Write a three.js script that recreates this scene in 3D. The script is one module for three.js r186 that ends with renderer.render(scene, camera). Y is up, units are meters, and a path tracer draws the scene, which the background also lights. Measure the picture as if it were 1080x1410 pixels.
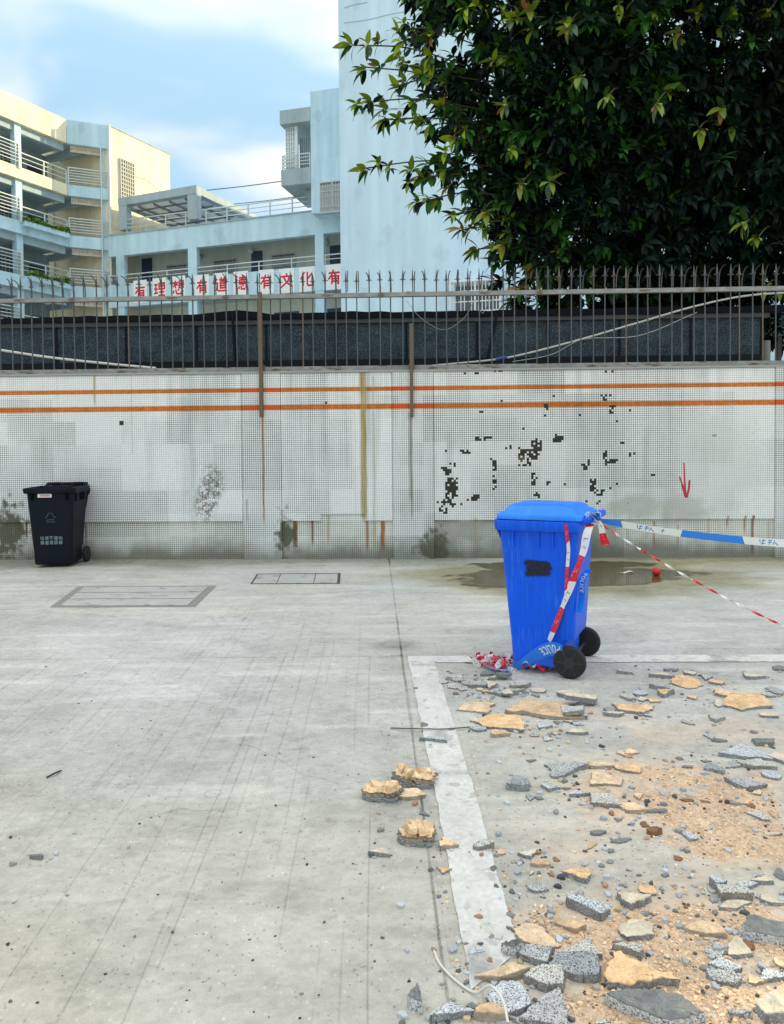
import * as THREE from 'three';
import { mergeGeometries, toCreasedNormals } from 'three/addons/utils/BufferGeometryUtils.js';

// ------------------------------------------------------------------ camera, sky, sun, exposure
const scene = new THREE.Scene();
const FPX = 1018, PY = 637, RAD = Math.PI / 180;              // focal length and principal row, in pixels of the 1080 x 1410 photograph
const camera = new THREE.PerspectiveCamera(2 * Math.atan(705 / FPX) / RAD, 1080 / 1410, 0.1, 900);
camera.position.set(0, 1.45, 0);
camera.rotation.order = 'YXZ';
camera.rotation.set(-1.4 * RAD, 0, -0.5 * RAD);
camera.setViewOffset(1080, 1410, 0, 705 - PY, 1080, 1410);
camera.updateMatrixWorld(true);
const SUN = new THREE.Vector3(0.85, 0.30, -0.53).normalize();
const EXPOSURE = 1.56;

// ------------------------------------------------------------------ noise and helpers
let seed = 7;
const rnd = () => { seed = (seed + 0x6D2B79F5) | 0; let t = Math.imul(seed ^ (seed >>> 15), 1 | seed); t = (t + Math.imul(t ^ (t >>> 7), 61 | t)) ^ t; return ((t ^ (t >>> 14)) >>> 0) / 4294967296; };
const rr = (a, b) => a + (b - a) * rnd();
const hash = (x, y) => { let h = Math.imul(x, 374761393) + Math.imul(y, 668265263) | 0; h = Math.imul(h ^ (h >>> 13), 1274126177); return ((h ^ (h >>> 16)) >>> 0) / 4294967296; };
const vn = (x, y) => { const ix = Math.floor(x), iy = Math.floor(y); let fx = x - ix, fy = y - iy; fx = fx * fx * (3 - 2 * fx); fy = fy * fy * (3 - 2 * fy);
  const a = hash(ix, iy), b = hash(ix + 1, iy), c = hash(ix, iy + 1), d = hash(ix + 1, iy + 1); return a + (b - a) * fx + (c - a) * fy + (a - b - c + d) * fx * fy; };
const fbm = (x, y, o = 4) => { let s = 0, a = 0.5, n = 0; for (let i = 0; i < o; i++) { s += a * vn(x + i * 17.3, y - i * 9.1); n += a; a *= 0.5; x *= 2.03; y *= 2.03; } return s / n; };
const cl = (x, a = 0, b = 1) => Math.min(b, Math.max(a, x));
const ss = (a, b, x) => { const t = cl((x - a) / (b - a)); return t * t * (3 - 2 * t); };
const mix = (a, b, t) => a + (b - a) * t;
const toS = (v) => 255 * (v <= 0.0031308 ? 12.92 * v : 1.055 * Math.pow(cl(v), 1 / 2.4) - 0.055);
function tex(w, h, fn, srgb = true, wrap = THREE.RepeatWrapping) {      // fn(i, j) -> linear rgb or one value; row 0 is v = 0
  const d = new Uint8Array(w * h * 4);
  for (let j = 0, k = 0; j < h; j++) for (let i = 0; i < w; i++, k += 4) {
    const c = fn(i, j);
    if (srgb) { d[k] = toS(c[0]); d[k + 1] = toS(c[1]); d[k + 2] = toS(c[2]); } else d[k] = d[k + 1] = d[k + 2] = 255 * cl(c);
    d[k + 3] = 255;
  }
  const t = new THREE.DataTexture(d, w, h, THREE.RGBAFormat);
  t.wrapS = t.wrapT = wrap; t.magFilter = THREE.LinearFilter; t.minFilter = THREE.LinearMipmapLinearFilter; t.generateMipmaps = true;
  if (srgb) t.colorSpace = THREE.SRGBColorSpace;
  t.needsUpdate = true; return t;
}
const lin = (r, g, b) => new THREE.Color().setRGB(r, g, b);
const M = (r, g, b, rough = 0.8, extra = {}) => new THREE.MeshPhysicalMaterial({ color: lin(r, g, b), roughness: rough, side: THREE.DoubleSide, ...extra });
const used = {};
const numbered = (n) => { const k = used[n] = (used[n] ?? -1) + 1; return k ? n + '_' + String(k).padStart(3, '0') : n; };
function tag(o, label, category, group, kind) {
  if (label) o.userData.label = label; if (category) o.userData.category = category; if (group) o.userData.group = group; if (kind) o.userData.kind = kind; return o;
}
function mesh(name, geo, mat, parent = scene) {
  const m = new THREE.Mesh(geo, mat); m.name = parent === scene ? numbered(name) : name; m.castShadow = m.receiveShadow = true; parent.add(m); return m;
}
const thing = (name, label, category, pos = [0, 0, 0], turn = 0, group) => {
  const g = new THREE.Group(); g.name = numbered(name); g.position.set(...pos); g.rotation.y = turn; scene.add(g); return tag(g, label, category, group);
};
function box(x0, x1, y0, y1, z0, z1) {                          // box with uv in metres
  const w = Math.abs(x1 - x0), h = Math.abs(y1 - y0), d = Math.abs(z1 - z0), g = new THREE.BoxGeometry(w, h, d), uv = g.attributes.uv, n = g.attributes.normal;
  g.translate((x0 + x1) / 2, (y0 + y1) / 2, (z0 + z1) / 2);
  const p = g.attributes.position;
  for (let i = 0; i < uv.count; i++) { const ax = Math.abs(n.getX(i)), ay = Math.abs(n.getY(i)); uv.setXY(i, ax > .5 ? p.getZ(i) : p.getX(i), ay > .5 ? p.getZ(i) : p.getY(i)); }
  return g;
}
const bx = (parent, name, mat, ...a) => mesh(name, box(...a), mat, parent);
function rod(a, b, r, seg = 6, r2 = r) {
  const A = new THREE.Vector3(...a), B = new THREE.Vector3(...b), g = new THREE.CylinderGeometry(r2, r, A.distanceTo(B), seg);
  g.applyQuaternion(new THREE.Quaternion().setFromUnitVectors(new THREE.Vector3(0, 1, 0), B.clone().sub(A).normalize()));
  return g.translate((a[0] + b[0]) / 2, (a[1] + b[1]) / 2, (a[2] + b[2]) / 2);
}
const tube = (pts, r, n = 24, seg = 6) => new THREE.TubeGeometry(new THREE.CatmullRomCurve3(pts.map((p) => p.isVector3 ? p : new THREE.Vector3(...p))), n, r, seg);
const ray = (px, py) => new THREE.Vector3((px - 540) / FPX, -(py - PY) / FPX, -1).applyQuaternion(camera.quaternion);
const G = (px, py, y = 0) => { const d = ray(px, py), t = (y - 1.45) / d.y; return new THREE.Vector3(d.x * t, y, d.z * t); };       // point of the ground at a photograph pixel
const D = (px, py, depth) => { const d = ray(px, py), t = -depth / d.z; return new THREE.Vector3(d.x * t, 1.45 + d.y * t, -depth); };
function frame(p0, p1) {                                       // a vertical plane: local x along it, y up, z towards the yard
  const ux = p1[0] - p0[0], uz = p1[1] - p0[1], len = Math.hypot(ux, uz), turn = Math.atan2(-uz, ux), n = new THREE.Vector3(Math.sin(turn), 0, Math.cos(turn)), u = new THREE.Vector3(ux / len, 0, uz / len), o = new THREE.Vector3(p0[0], 0, p0[1]);
  return { pos: [p0[0], 0, p0[1]], turn, len, n, u, o,
    L(px, py, z = 0) { const d = ray(px, py), c = camera.position, t = o.clone().addScaledVector(n, z).sub(c).dot(n) / d.dot(n), p = d.multiplyScalar(t).add(c); return [p.clone().sub(o).dot(u), p.y]; },
    W(x, y, z) { return o.clone().addScaledVector(u, x).addScaledVector(n, z).setY(y); } };
}

// sky: pale blue with thin bright cloud, one computed panorama
{
  const w = 1024, h = 512, d = new Float32Array(w * h * 4);
  for (let j = 0; j < h; j++) for (let i = 0; i < w; i++) {
    const az = ((i + .5) / w - .5) * 2 * Math.PI, el = ((j + .5) / h - .5) * Math.PI, y = Math.sin(el), x = Math.cos(el) * Math.cos(az), z = Math.cos(el) * Math.sin(az), k = (j * w + i) * 4;
    const s = Math.max(0, x * SUN.x + y * SUN.y + z * SUN.z), up = cl(y);
    const q = 1 / (0.35 + Math.abs(y)), cx = x * q, cz = z * q;
    const wx = fbm(cx * 1.6 + 3, cz * 1.6 + 8, 3) * 1.6, c = fbm(cx * 3.4 + wx * 1.3, cz * 4.2 - wx + 5.5, 6);
    let cloud = ss(.34, .60, c) * (1 - .3 * ss(.1, .5, up) * ss(.9, .5, up)) + .35 * ss(.5, .9, up); cloud = cl(cloud * .88 + .10 * ss(.7, 1, 1 - up) + .45 * Math.pow(s, 3.5));
    const b = [mix(.31, .40, up), mix(.55, .54, up), mix(.74, .68, up)], wc = [.90, .87, .80], glow = (1 + .35 * Math.pow(s, 4)) * (.86 + .80 * ss(.35, 1, up));
    for (let m = 0; m < 3; m++) d[k + m] = (y < 0 ? [.26, .27, .26][m] : mix(b[m], wc[m], cloud) * glow) * SKYGAIN();
    d[k + 3] = 1;
  }
  const t = new THREE.DataTexture(d, w, h, THREE.RGBAFormat, THREE.FloatType);
  t.mapping = THREE.EquirectangularReflectionMapping; t.magFilter = t.minFilter = THREE.LinearFilter; t.wrapS = THREE.RepeatWrapping; t.needsUpdate = true;
  scene.background = t; scene.environment = t;
}
function SKYGAIN() { return 1.0; }
const sun = new THREE.DirectionalLight(lin(1, .80, .44), 5.0);
sun.position.copy(SUN).multiplyScalar(120).add(new THREE.Vector3(-5, 0, -25)); sun.target.position.set(-5, 0, -25);
sun.castShadow = true; sun.shadow.mapSize.set(4096, 4096); Object.assign(sun.shadow.camera, { left: -70, right: 70, top: 70, bottom: -70, near: 1, far: 300 });
scene.add(sun, sun.target);

// ------------------------------------------------------------------ the ground
const joint = (z) => 0.032 + 0.0246 * (z + 6);                 // the long joint in the concrete, beside the painted line
const sandSpots = [[965, 1105, 150, 62, 1], [1010, 1150, 120, 40, .8], [930, 1300, 230, 62, .9], [780, 1270, 90, 32, .6], [1010, 1390, 260, 50, 1], [850, 1395, 60, 24, .7], [680, 1390, 40, 12, .35], [880, 1060, 90, 24, .35]]
  .map(([px, py, rx, ry, k]) => { const c = G(px, py), e = G(px + rx, py), n = G(px, py + ry), f = G(px, py - ry); return [c.x, (n.z + f.z) / 2, e.x - c.x, Math.abs(n.z - f.z) / 2, k]; });
function sandAmount(x, z) {
  let s = 0; for (const [cx, cz, rx, rz, k] of sandSpots) { const r = Math.hypot((x - cx) / rx, (z - cz) / rz); s = Math.max(s, k * (1 - ss(.2, 1.5, r))); }
  return cl(s * (-.1 + 1.9 * fbm(x * 5 + 9, z * 5, 5)));
}
const puddleC = G(795, 795), spot = G(545, 888), wallZ = G(540, 769).z;
const grooves = [];
{ let q = -4.2; while (q < 3) { q += rr(.02, .12); grooves.push([q, rr(.25, 1), rnd() * 50, rr(.0016, .0035)]); } }
const gIndex = new Map(); grooves.forEach((g) => { const b = Math.floor(g[0] * 20); for (const k of [b - 1, b, b + 1]) { if (!gIndex.has(k)) gIndex.set(k, []); gIndex.get(k).push(g); } });
function ground(x, z, px) {                                    // base colour of the concrete; px = metres per texel
  const big = fbm(x * .55 + 4, z * .8 + 2, 4), mid = fbm(x * 2.6, z * 4.2 + 7, 4), fine = fbm(x * 24, z * 34, 3), grit = hash(Math.round(x / px) + 9000, Math.round(z / px) + 7000);
  let v = .45 + .10 * (big - .5) + .12 * (mid - .5) + .11 * (fine - .5) + .085 * (grit - .5) + .07 * (fbm(x * 60, z * 80 + 9, 2) - .5);
  const scuff = fbm(x * 1.3 + 20, z * 9 + 3, 4); v += .07 * (ss(.56, .75, scuff)) - .045 * ss(.58, .78, fbm(x * 2.1 + 50, z * 6 + 30, 4));
  const blot = fbm(x * 7 + 31, z * 12 + 11, 3); v -= .035 * ss(.66, .80, blot);
  let warm = ss(.35, .7, fbm(x * .7 + 40, z * .7 + 60, 3)) * .3 + .5 * ss(-4.6, -2, z);
  // raked lines
  const q = x - .03 * (z + 6), near = gIndex.get(Math.floor(q * 20));
  if (near && x < joint(z) + 2.2) for (const [gq, a, ph, wd] of near) {
    const dist = Math.abs(q - gq + .004 * Math.sin(z * 3 + ph)), gate = ss(.50, .57, fbm(z * .9 + ph, ph * 3.7 + gq, 2)) * (x > joint(z) ? .4 : Math.abs(x - joint(z)) < .2 ? .25 : 1) * ss(-8.2, -4.8, z);
    if (gate > 0) v -= .125 * a * gate * (1 - ss(wd * .4, wd * .7 + px, dist)) * (.5 + .7 * vn(z * 24 + ph, gq * 40));
  }
  const jd = Math.abs(x - joint(z) + .008 * (fbm(z * 3, 5, 3) - .5)); if (z > wallZ - .1) v -= .27 * (1 - ss(.002, .0055 + px, jd)) * (.35 + .65 * vn(z * 3.1, 4));
  const jd2 = Math.abs(z + 5.03 + .01 * fbm(x * 2, 1, 2)); if (x < joint(z)) v -= .17 * (1 - ss(.002, .006 + px * .8, jd2)) * (.3 + .7 * vn(x * 2, 9));
  const jd3 = Math.abs(x - joint(z) - .10 + .01 * fbm(z * 4, 15, 2)); if (z > -4.6 && z < -1) v -= .12 * (1 - ss(.001, .004 + px, jd3)) * vn(z * 4, 44);
  // tyre arc
  const ta = Math.abs(Math.hypot((x + 1.9) / 1.75, (z + 3.1) / 1.3) - 1); v += .05 * (1 - ss(.01, .06, ta)) * ss(-1.2, -.3, x) * fbm(x * 9, z * 9, 2);
  for (const [ax_, az, rx, rz, k] of [[-2.6, -2.6, 2.2, 2.3, .045], [-2.75, -2.6, 2.2, 2.3, .04], [-.2, -8.5, 2.9, 4.6, .035], [-.2, -8.5, 3.05, 4.75, .03], [-5.2, -4.2, 4.6, 2.6, -.03]]) { const d = Math.abs(Math.hypot((x - ax_) / rx, (z - az) / rz) - 1) * rx; if (d < .09) v += k * (1 - ss(.03, .09, d)) * ss(.3, .6, fbm(x * 2 + 5, z * 2 + 7, 3)) * (.6 + .8 * vn(x * 30, z * 30)); }
  // cracks
  const crk = Math.abs(fbm(x * 1.1 + 80, z * 1.1 + 15, 4) - .5); v -= .10 * (1 - ss(0, .004, crk)) * ss(.5, .62, fbm(x * .6 + 7, z * .6 + 90, 2));
  const sp = hash(Math.round(x / .006) + 311, Math.round(z / .009) + 77); if (sp > .988) v *= .72; else if (sp < .008) v *= 1.2;
  v -= .05 * ss(.68, .80, fbm(x * 16 + 3, z * 22 + 60, 3)) + .03 * ss(.5, .8, fbm(x * 3.3 + 70, z * 3.3, 4));
  // stains
  v -= .13 * (1 - ss(.4, 1.2, Math.hypot((x - spot.x) / .22, (z - spot.z) / .16))) * (.5 + mid);
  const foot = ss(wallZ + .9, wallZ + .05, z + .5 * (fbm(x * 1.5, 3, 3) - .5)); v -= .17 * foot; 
  const damp = (1 - ss(.75, 1.25, Math.hypot((x - puddleC.x) / 1.75, (z - puddleC.z) / 1.05) + .5 * (fbm(x * 1.6 + 5, z * 2.6, 3) - .5))); v *= 1 - .45 * damp;
  const s = sandAmount(x, z) * .75, dust = ss(.02, .6, s + .30 * ss(.3, .75, fbm(x * 3, z * 3 + 30, 4)) * ss(.25, .7, x) * ss(-5.0, -4.2, z));
  const tan_ = ss(2.2, 3.2, x) * ss(wallZ + 1.35, wallZ + .6, z + .5 * (fbm(x * 2, 8, 3) - .5)); v *= 1 - .22 * tan_; v = cl(v, .05, .75);
  let c = [v * mix(1.03, 1.13, warm), v * mix(1.0, 1.0, warm), v * mix(.93, .76, warm)];
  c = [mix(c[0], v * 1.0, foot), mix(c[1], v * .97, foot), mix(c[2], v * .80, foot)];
  c = [c[0] * (1 + .05 * tan_), c[1], c[2] * (1 - .25 * tan_)];
  c = [c[0] * mix(1, 1.04, damp), c[1], c[2] * mix(1, .72, damp)];
  const sc = [.64, .455, .315].map((k) => k * (.75 + .5 * fine)); for (let m = 0; m < 3; m++) c[m] = mix(c[m], sc[m], .8 * dust);
  return c;
}
function gPatch(x0, x1, z0, z1, w, h) {                        // z0 nearest
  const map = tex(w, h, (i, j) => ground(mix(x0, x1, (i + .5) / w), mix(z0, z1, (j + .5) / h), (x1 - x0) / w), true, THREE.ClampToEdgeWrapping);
  return new THREE.MeshPhysicalMaterial({ map, roughness: .82, specularIntensity: .5, bumpMap: gBump, bumpScale: .009 });
}
const gBump = tex(512, 512, (i, j) => { const p = (a, b, s) => { const u = i / 512, v = j / 512, q = (x, y) => fbm(x * s + a, y * s + b, 4); return q(u, v) * (1 - u) * (1 - v) + q(u - 1, v) * u * (1 - v) + q(u, v - 1) * (1 - u) * v + q(u - 1, v - 1) * u * v; }; return .5 + .8 * (p(3, 5, 22) - .5) + .5 * (p(13, 51, 70) - .5); }, false);
{
  const pos = [], uv = [], uv1 = [], idx = [], g = new THREE.BufferGeometry(), mats = [];
  const quad = (x0, x1, z0, z1, mat) => {
    const b = pos.length / 3; for (const [x, z, u, v] of [[x0, z0, 0, 0], [x1, z0, 1, 0], [x1, z1, 1, 1], [x0, z1, 0, 1]]) { pos.push(x, 0, z); uv.push(u, v); uv1.push(x / .9, z / .9); }
    g.addGroup(idx.length, 6, mat); idx.push(b, b + 1, b + 2, b, b + 2, b + 3);
  };
  mats.push(gPatch(-2.3, 2.5, -1.2, -3.7, 2048, 1068), gPatch(-6, 6, -3.7, -9.7, 2048, 1024));
  gBump.channel = 1;
  const far = tex(512, 512, (i, j) => { const f = (x, z) => ground(x + 30, z + 60, .02), u = i / 512, v = j / 512, a = f(u * 10, v * 10), b = f(u * 10 - 10, v * 10), t = u; return a.map((k, m) => mix(k, b[m], t)); });
  far.repeat.set(1, 1); const fm = new THREE.MeshPhysicalMaterial({ map: far, roughness: .85 }); mats.push(fm);
  quad(-2.3, 2.5, -1.2, -3.7, 0); quad(-6, 6, -3.7, -9.7, 1);
  const fq = (x0, x1, z0, z1) => { quad(x0, x1, z0, z1, 2); const n = uv.length; [[x0, z0], [x1, z0], [x1, z1], [x0, z1]].forEach(([x, z], k) => { uv[n - 8 + 2 * k] = x / 10; uv[n - 7 + 2 * k] = z / 10; }); };
  fq(-400, -2.3, -1.2, -3.7); fq(2.5, 400, -1.2, -3.7); fq(-400, 400, 300, -1.2); fq(-400, -6, -3.7, -9.7); fq(6, 400, -3.7, -9.7); fq(-400, 400, -9.7, -500);
  g.setAttribute('position', new THREE.Float32BufferAttribute(pos, 3)); g.setAttribute('uv', new THREE.Float32BufferAttribute(uv, 2)); g.setAttribute('uv1', new THREE.Float32BufferAttribute(uv1, 2));
  g.setIndex(idx); g.computeVertexNormals();
  tag(mesh('ground', g, mats), 'grey brushed concrete yard with raked lines, joints and stains', null, null, 'structure');
}
// painted lines: an L of worn white paint
{
  const wear = (u, v) => { const n = fbm(u * 14, v * 14, 4), f = fbm(u * 70 + 5, v * 70, 3), g = hash(Math.round(u * 500), Math.round(v * 500)); let k = .585 + .14 * (n - .5) + .18 * (f - .5) + .10 * (g - .5) - .24 * ss(.60, .8, fbm(u * 5 + 9, v * 5, 4)); const bare = ss(.66, .72, fbm(u * 22 + 70, v * 22, 4)); k = mix(k, .40, bare * .8); return [k * 1.05, k, k * .92]; };
  const t = tex(1024, 1024, (i, j) => wear(i / 1024 * 1.6, j / 1024 * 1.6)); 
  const mat = new THREE.MeshPhysicalMaterial({ map: t, roughness: .75 });
  const strip = (L, R, n, y) => { const pos = [], uv = [], idx = []; for (let i = 0; i <= n; i++) { const s = i / n, a = L(s), b = R(s); pos.push(a.x, y, a.z, b.x, y, b.z); uv.push(a.x / 1.6, a.z / 1.6, b.x / 1.6, b.z / 1.6); if (i) { const k = 2 * i; idx.push(k - 2, k - 1, k + 1, k - 2, k + 1, k); } }
    const g = new THREE.BufferGeometry(); g.setAttribute('position', new THREE.Float32BufferAttribute(pos, 3)); g.setAttribute('uv', new THREE.Float32BufferAttribute(uv, 2)); g.setIndex(idx); g.computeVertexNormals(); return g; };
  const jag = (p, k, ph) => { p.x += k * (fbm(p.z * 14 + ph, ph, 4) - .5); return p; }, jagz = (p, k, ph) => { p.z += k * (fbm(p.x * 12 + ph, ph, 4) - .5); return p; };
  const lineAt = (a, b, c) => (s) => { const A = G(...a), B = G(...b), C = G(...c), t = s * (A.z - C.z) / (A.z - C.z); const z = A.z + (C.z - A.z) * t; const k = (z - A.z) / (B.z - A.z); return k <= 1 ? A.clone().lerp(B, k) : B.clone().lerp(C, (z - B.z) / (C.z - B.z)); };
  const l1 = lineAt([563, 913], [600, 1095], [650, 1365]), r1 = lineAt([599, 913], [655, 1095], [716, 1310]);
  const end = G(716, 1310).z;
  mesh('painted_line', strip((s) => jag(l1(s), .012, 3), (s) => jag(r1(s), .012, 8), 90, .004), mat).userData = { label: 'worn white painted bay line running towards the viewer', kind: 'structure' };
  const A = G(562, 904), B = G(1150, 901.5), C = G(562, 913), E = G(1150, 911.5);
  mesh('painted_line', strip((s) => jagz(A.clone().lerp(B, s), .012, 4), (s) => jagz(C.clone().lerp(E, s), .014, 9), 60, .004), mat).userData = { label: 'white painted bay line running crosswise behind the blue bin', kind: 'structure' };
}
// sand: a low relief that dips under the concrete where there is none
const sandTex = tex(512, 512, (i, j) => { const g = hash(i, j), n = fbm(i / 9, j / 9, 3), m = fbm(i / 60, j / 60, 3); const k = .84 + .6 * (n - .5) + .45 * (g - .5) + .3 * (m - .5); return g > .985 ? [.30, .23, .17] : g < .03 ? [.70, .62, .5] : [.86 * k, .585 * k, .38 * k]; });
const sandBump = tex(512, 512, (i, j) => .5 + .7 * (fbm(i / 7, j / 7, 3) - .5) + .3 * (hash(i, j) - .5), false);
const sandMat = new THREE.MeshPhysicalMaterial({ map: sandTex, bumpMap: sandBump, bumpScale: .012, roughness: .95 });
const sandH = (x, z) => { const s = sandAmount(x, z); return s <= .2 ? -.006 : -.005 + .020 * (s - .2) + .012 * (fbm(x * 15, z * 15, 5) - .5) + .003 * (hash(Math.round(x * 90), Math.round(z * 90)) - .5); };
{
  const x0 = .45, x1 = 2.9, z0 = -1.5, z1 = -4.0, nx = 210, nz = 215, pos = [], uv = [], idx = [];
  for (let j = 0; j <= nz; j++) for (let i = 0; i <= nx; i++) { const x = mix(x0, x1, i / nx), z = mix(z0, z1, j / nz); pos.push(x, sandH(x, z), z); uv.push(x / .55, z / .55); }
  for (let j = 0; j < nz; j++) for (let i = 0; i < nx; i++) { const a = j * (nx + 1) + i, b = a + 1, c = a + nx + 1, d = c + 1; if ([a, b, c, d].some((k) => pos[3 * k + 1] > -.005)) idx.push(a, b, d, a, d, c); }
  const g = new THREE.BufferGeometry(); g.setAttribute('position', new THREE.Float32BufferAttribute(pos, 3)); g.setAttribute('uv', new THREE.Float32BufferAttribute(uv, 2)); g.setIndex(idx); g.computeVertexNormals();
  tag(mesh('spilled_sand', g, sandMat), 'orange brown sand and mortar dust spilled over the concrete among the rubble', 'sand', null, 'stuff');
}
// puddle by the wall
{
  const x0 = puddleC.x - 1.75, x1 = puddleC.x + 1.75, z0 = wallZ + .03, z1 = puddleC.z + 1.15, al = tex(512, 256, (i, j) => { const x = mix(x0, x1, i / 512), z = mix(z1, z0, j / 256), r = Math.hypot((x - puddleC.x) / 1.28, (z - puddleC.z + .12) / (z > puddleC.z ? .72 : 1.1)) + 1.0 * (fbm(x * 1.5 + 8, z * 2.6 + 3, 4) - .5) + .25 * (fbm(x * 7, z * 12, 3) - .5); return ss(1.04, .86, r); }, false, THREE.ClampToEdgeWrapping);
  const g = new THREE.PlaneGeometry(x1 - x0, z1 - z0, 1, 1); g.rotateX(-Math.PI / 2); g.translate((x0 + x1) / 2, .003, (z0 + z1) / 2); g.rotateY(0);
  tag(mesh('puddle', g, M(.09, .068, .028, .06, { ior: 1.33, alphaMap: al, transparent: true })), 'shallow brown puddle on the concrete behind the blue bin', null, null, 'structure');
}
// ------------------------------------------------------------------ the tiled boundary wall
const WA = 2.1 * RAD, wp = G(540, 769), wallF = frame([wp.x, wp.z], [wp.x + Math.cos(WA), wp.z + Math.sin(WA)]), WL = (px, py, z = 0) => wallF.L(px, py, z);
const TILE = 0.027, WX0 = -5.53, TPX = TILE / 5;
const at = (px, py) => WL(px, py, .03);
const wallTop = WL(540, 510)[1];
const st1 = [at(540, 538)[1], at(540, 532)[1]], st2 = [at(540, 563)[1], at(540, 556)[1]], plinthY = at(460, 717)[1];
const pil = [[334, 387], [541, 597], [1068, 1125]].map(([a, b]) => [at(a, 620)[0], at(b, 620)[0]]);
const missing = [];                                             // where mosaic has dropped off: blobs in wall metres
for (const [px, py, rx, ry, k] of [[622, 672, 8, 13, .95], [618, 692, 9, 6, .6], [614, 650, 6, 5, .6], [655, 686, 6, 4, .9], [728, 625, 15, 7, .7], [738, 614, 7, 6, .95], [722, 636, 9, 6, .8], [768, 604, 7, 6, .95], [665, 605, 13, 2.5, .6], [608, 700, 7, 8, .4], [642, 623, 7, 2.5, .8], [735, 660, 4, 9, .6], [817, 670, 4, 9, .8], [805, 640, 6, 6, .45], [842, 636, 8, 3, .95], [834, 625, 2, 7, .7], [681, 665, 3, 9, .7], [680, 640, 2.5, 7, .7], [625, 640, 5, 3, .6], [757, 665, 5, 3, .5], [700, 615, 5, 3, .5], [690, 509, 4, 1.5, .6], [656, 512, 3, 2, .6], [838, 513, 5, 2, .4], [940, 504, 5, 2, .7], [660, 567, 4, 2, .7], [795, 570, 3, 2, .8], [753, 560, 3, 3, .8], [844, 564, 3, 4, .8], [832, 548, 4, 4, .4], [447, 556, 3, 2, .3], [167, 582, 3, 2, .9], [740, 682, 4, 3, .7], [640, 690, 5, 5, .2], [826, 684, 5, 10, .35], [870, 625, 4, 3, .5], [985, 600, 3, 1.5, .9], [858, 610, 3, 3, .3], [900, 655, 2, 1.5, .9]]) { const c = at(px, py), e = at(px + rx, py + ry); missing.push([c[0], c[1], e[0] - c[0], c[1] - e[1], k]); }
const rust = [];
for (const [px, y0, y1, w, c, k] of [[500, 515, 718, 8, 0, .75], [514, 520, 718, 4, 0, .35], [488, 520, 718, 3, 0, .2], [362, 570, 722, 3, 1, 1], [566, 572, 715, 3, 3, .5], [406, 719, 752, 4.5, 1, .85], [430, 719, 752, 2.5, 2, .8], [452, 712, 752, 3, 0, .4], [505, 720, 760, 3, 1, .75], [527, 720, 760, 4.5, 1, .8], [516, 722, 758, 3, 0, .4], [35, 721, 745, 1.8, 2, .9], [26, 720, 740, 6, 0, .5], [117, 725, 755, 2, 2, .6], [130, 515, 560, 3, 0, .6], [1003, 712, 728, 2, 1, .8], [1027, 712, 735, 2, 1, .7], [1038, 712, 765, 2.6, 2, .8], [902, 720, 755, 2.5, 1, .5], [935, 725, 755, 2, 0, .45], [977, 715, 745, 2.5, 0, .4], [565, 570, 690, 5, 3, .4], [655, 715, 755, 4, 0, .25], [750, 715, 750, 3, 0, .22], [340, 690, 720, 2, 2, .4], [865, 725, 760, 3, 0, .3], [1060, 720, 750, 3, 0, .3]]) { const a = at(px, y0), b = at(px + w, y1); rust.push([a[0], a[1], b[1], b[0] - a[0], c, k]); }
const RC = [[.38, .27, .07], [.36, .14, .025], [.22, .06, .02], [.17, .15, .10]];
const streaks = []; for (let i = 0; i < 26; i++) { const a = at(rr(400, 540), 512), k = rr(.2, 1); streaks.push([a[0], rr(.008, .03), k * .3, rr(.4, 1.5)]); } for (let i = 0; i < 60; i++) { streaks.push([rr(-5.4, 5.4), rr(.006, .03), rr(.03, .16), rr(.3, 1.4)]); }
const blob = (x, y, c, r, p) => 1 - ss(.5, 1.1, Math.hypot((x - c[0]) / r[0], (y - c[1]) / r[1]) + p);
const smear = at(288, 680), plas1 = at(880, 698), plas2 = at(940, 700), paintPatch = at(990, 640), moss1 = at(394, 738), moss2 = at(596, 752), moss3 = at(5, 735);
const inPil = (x) => pil.some(([a, b]) => x > a && x < b);
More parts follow.
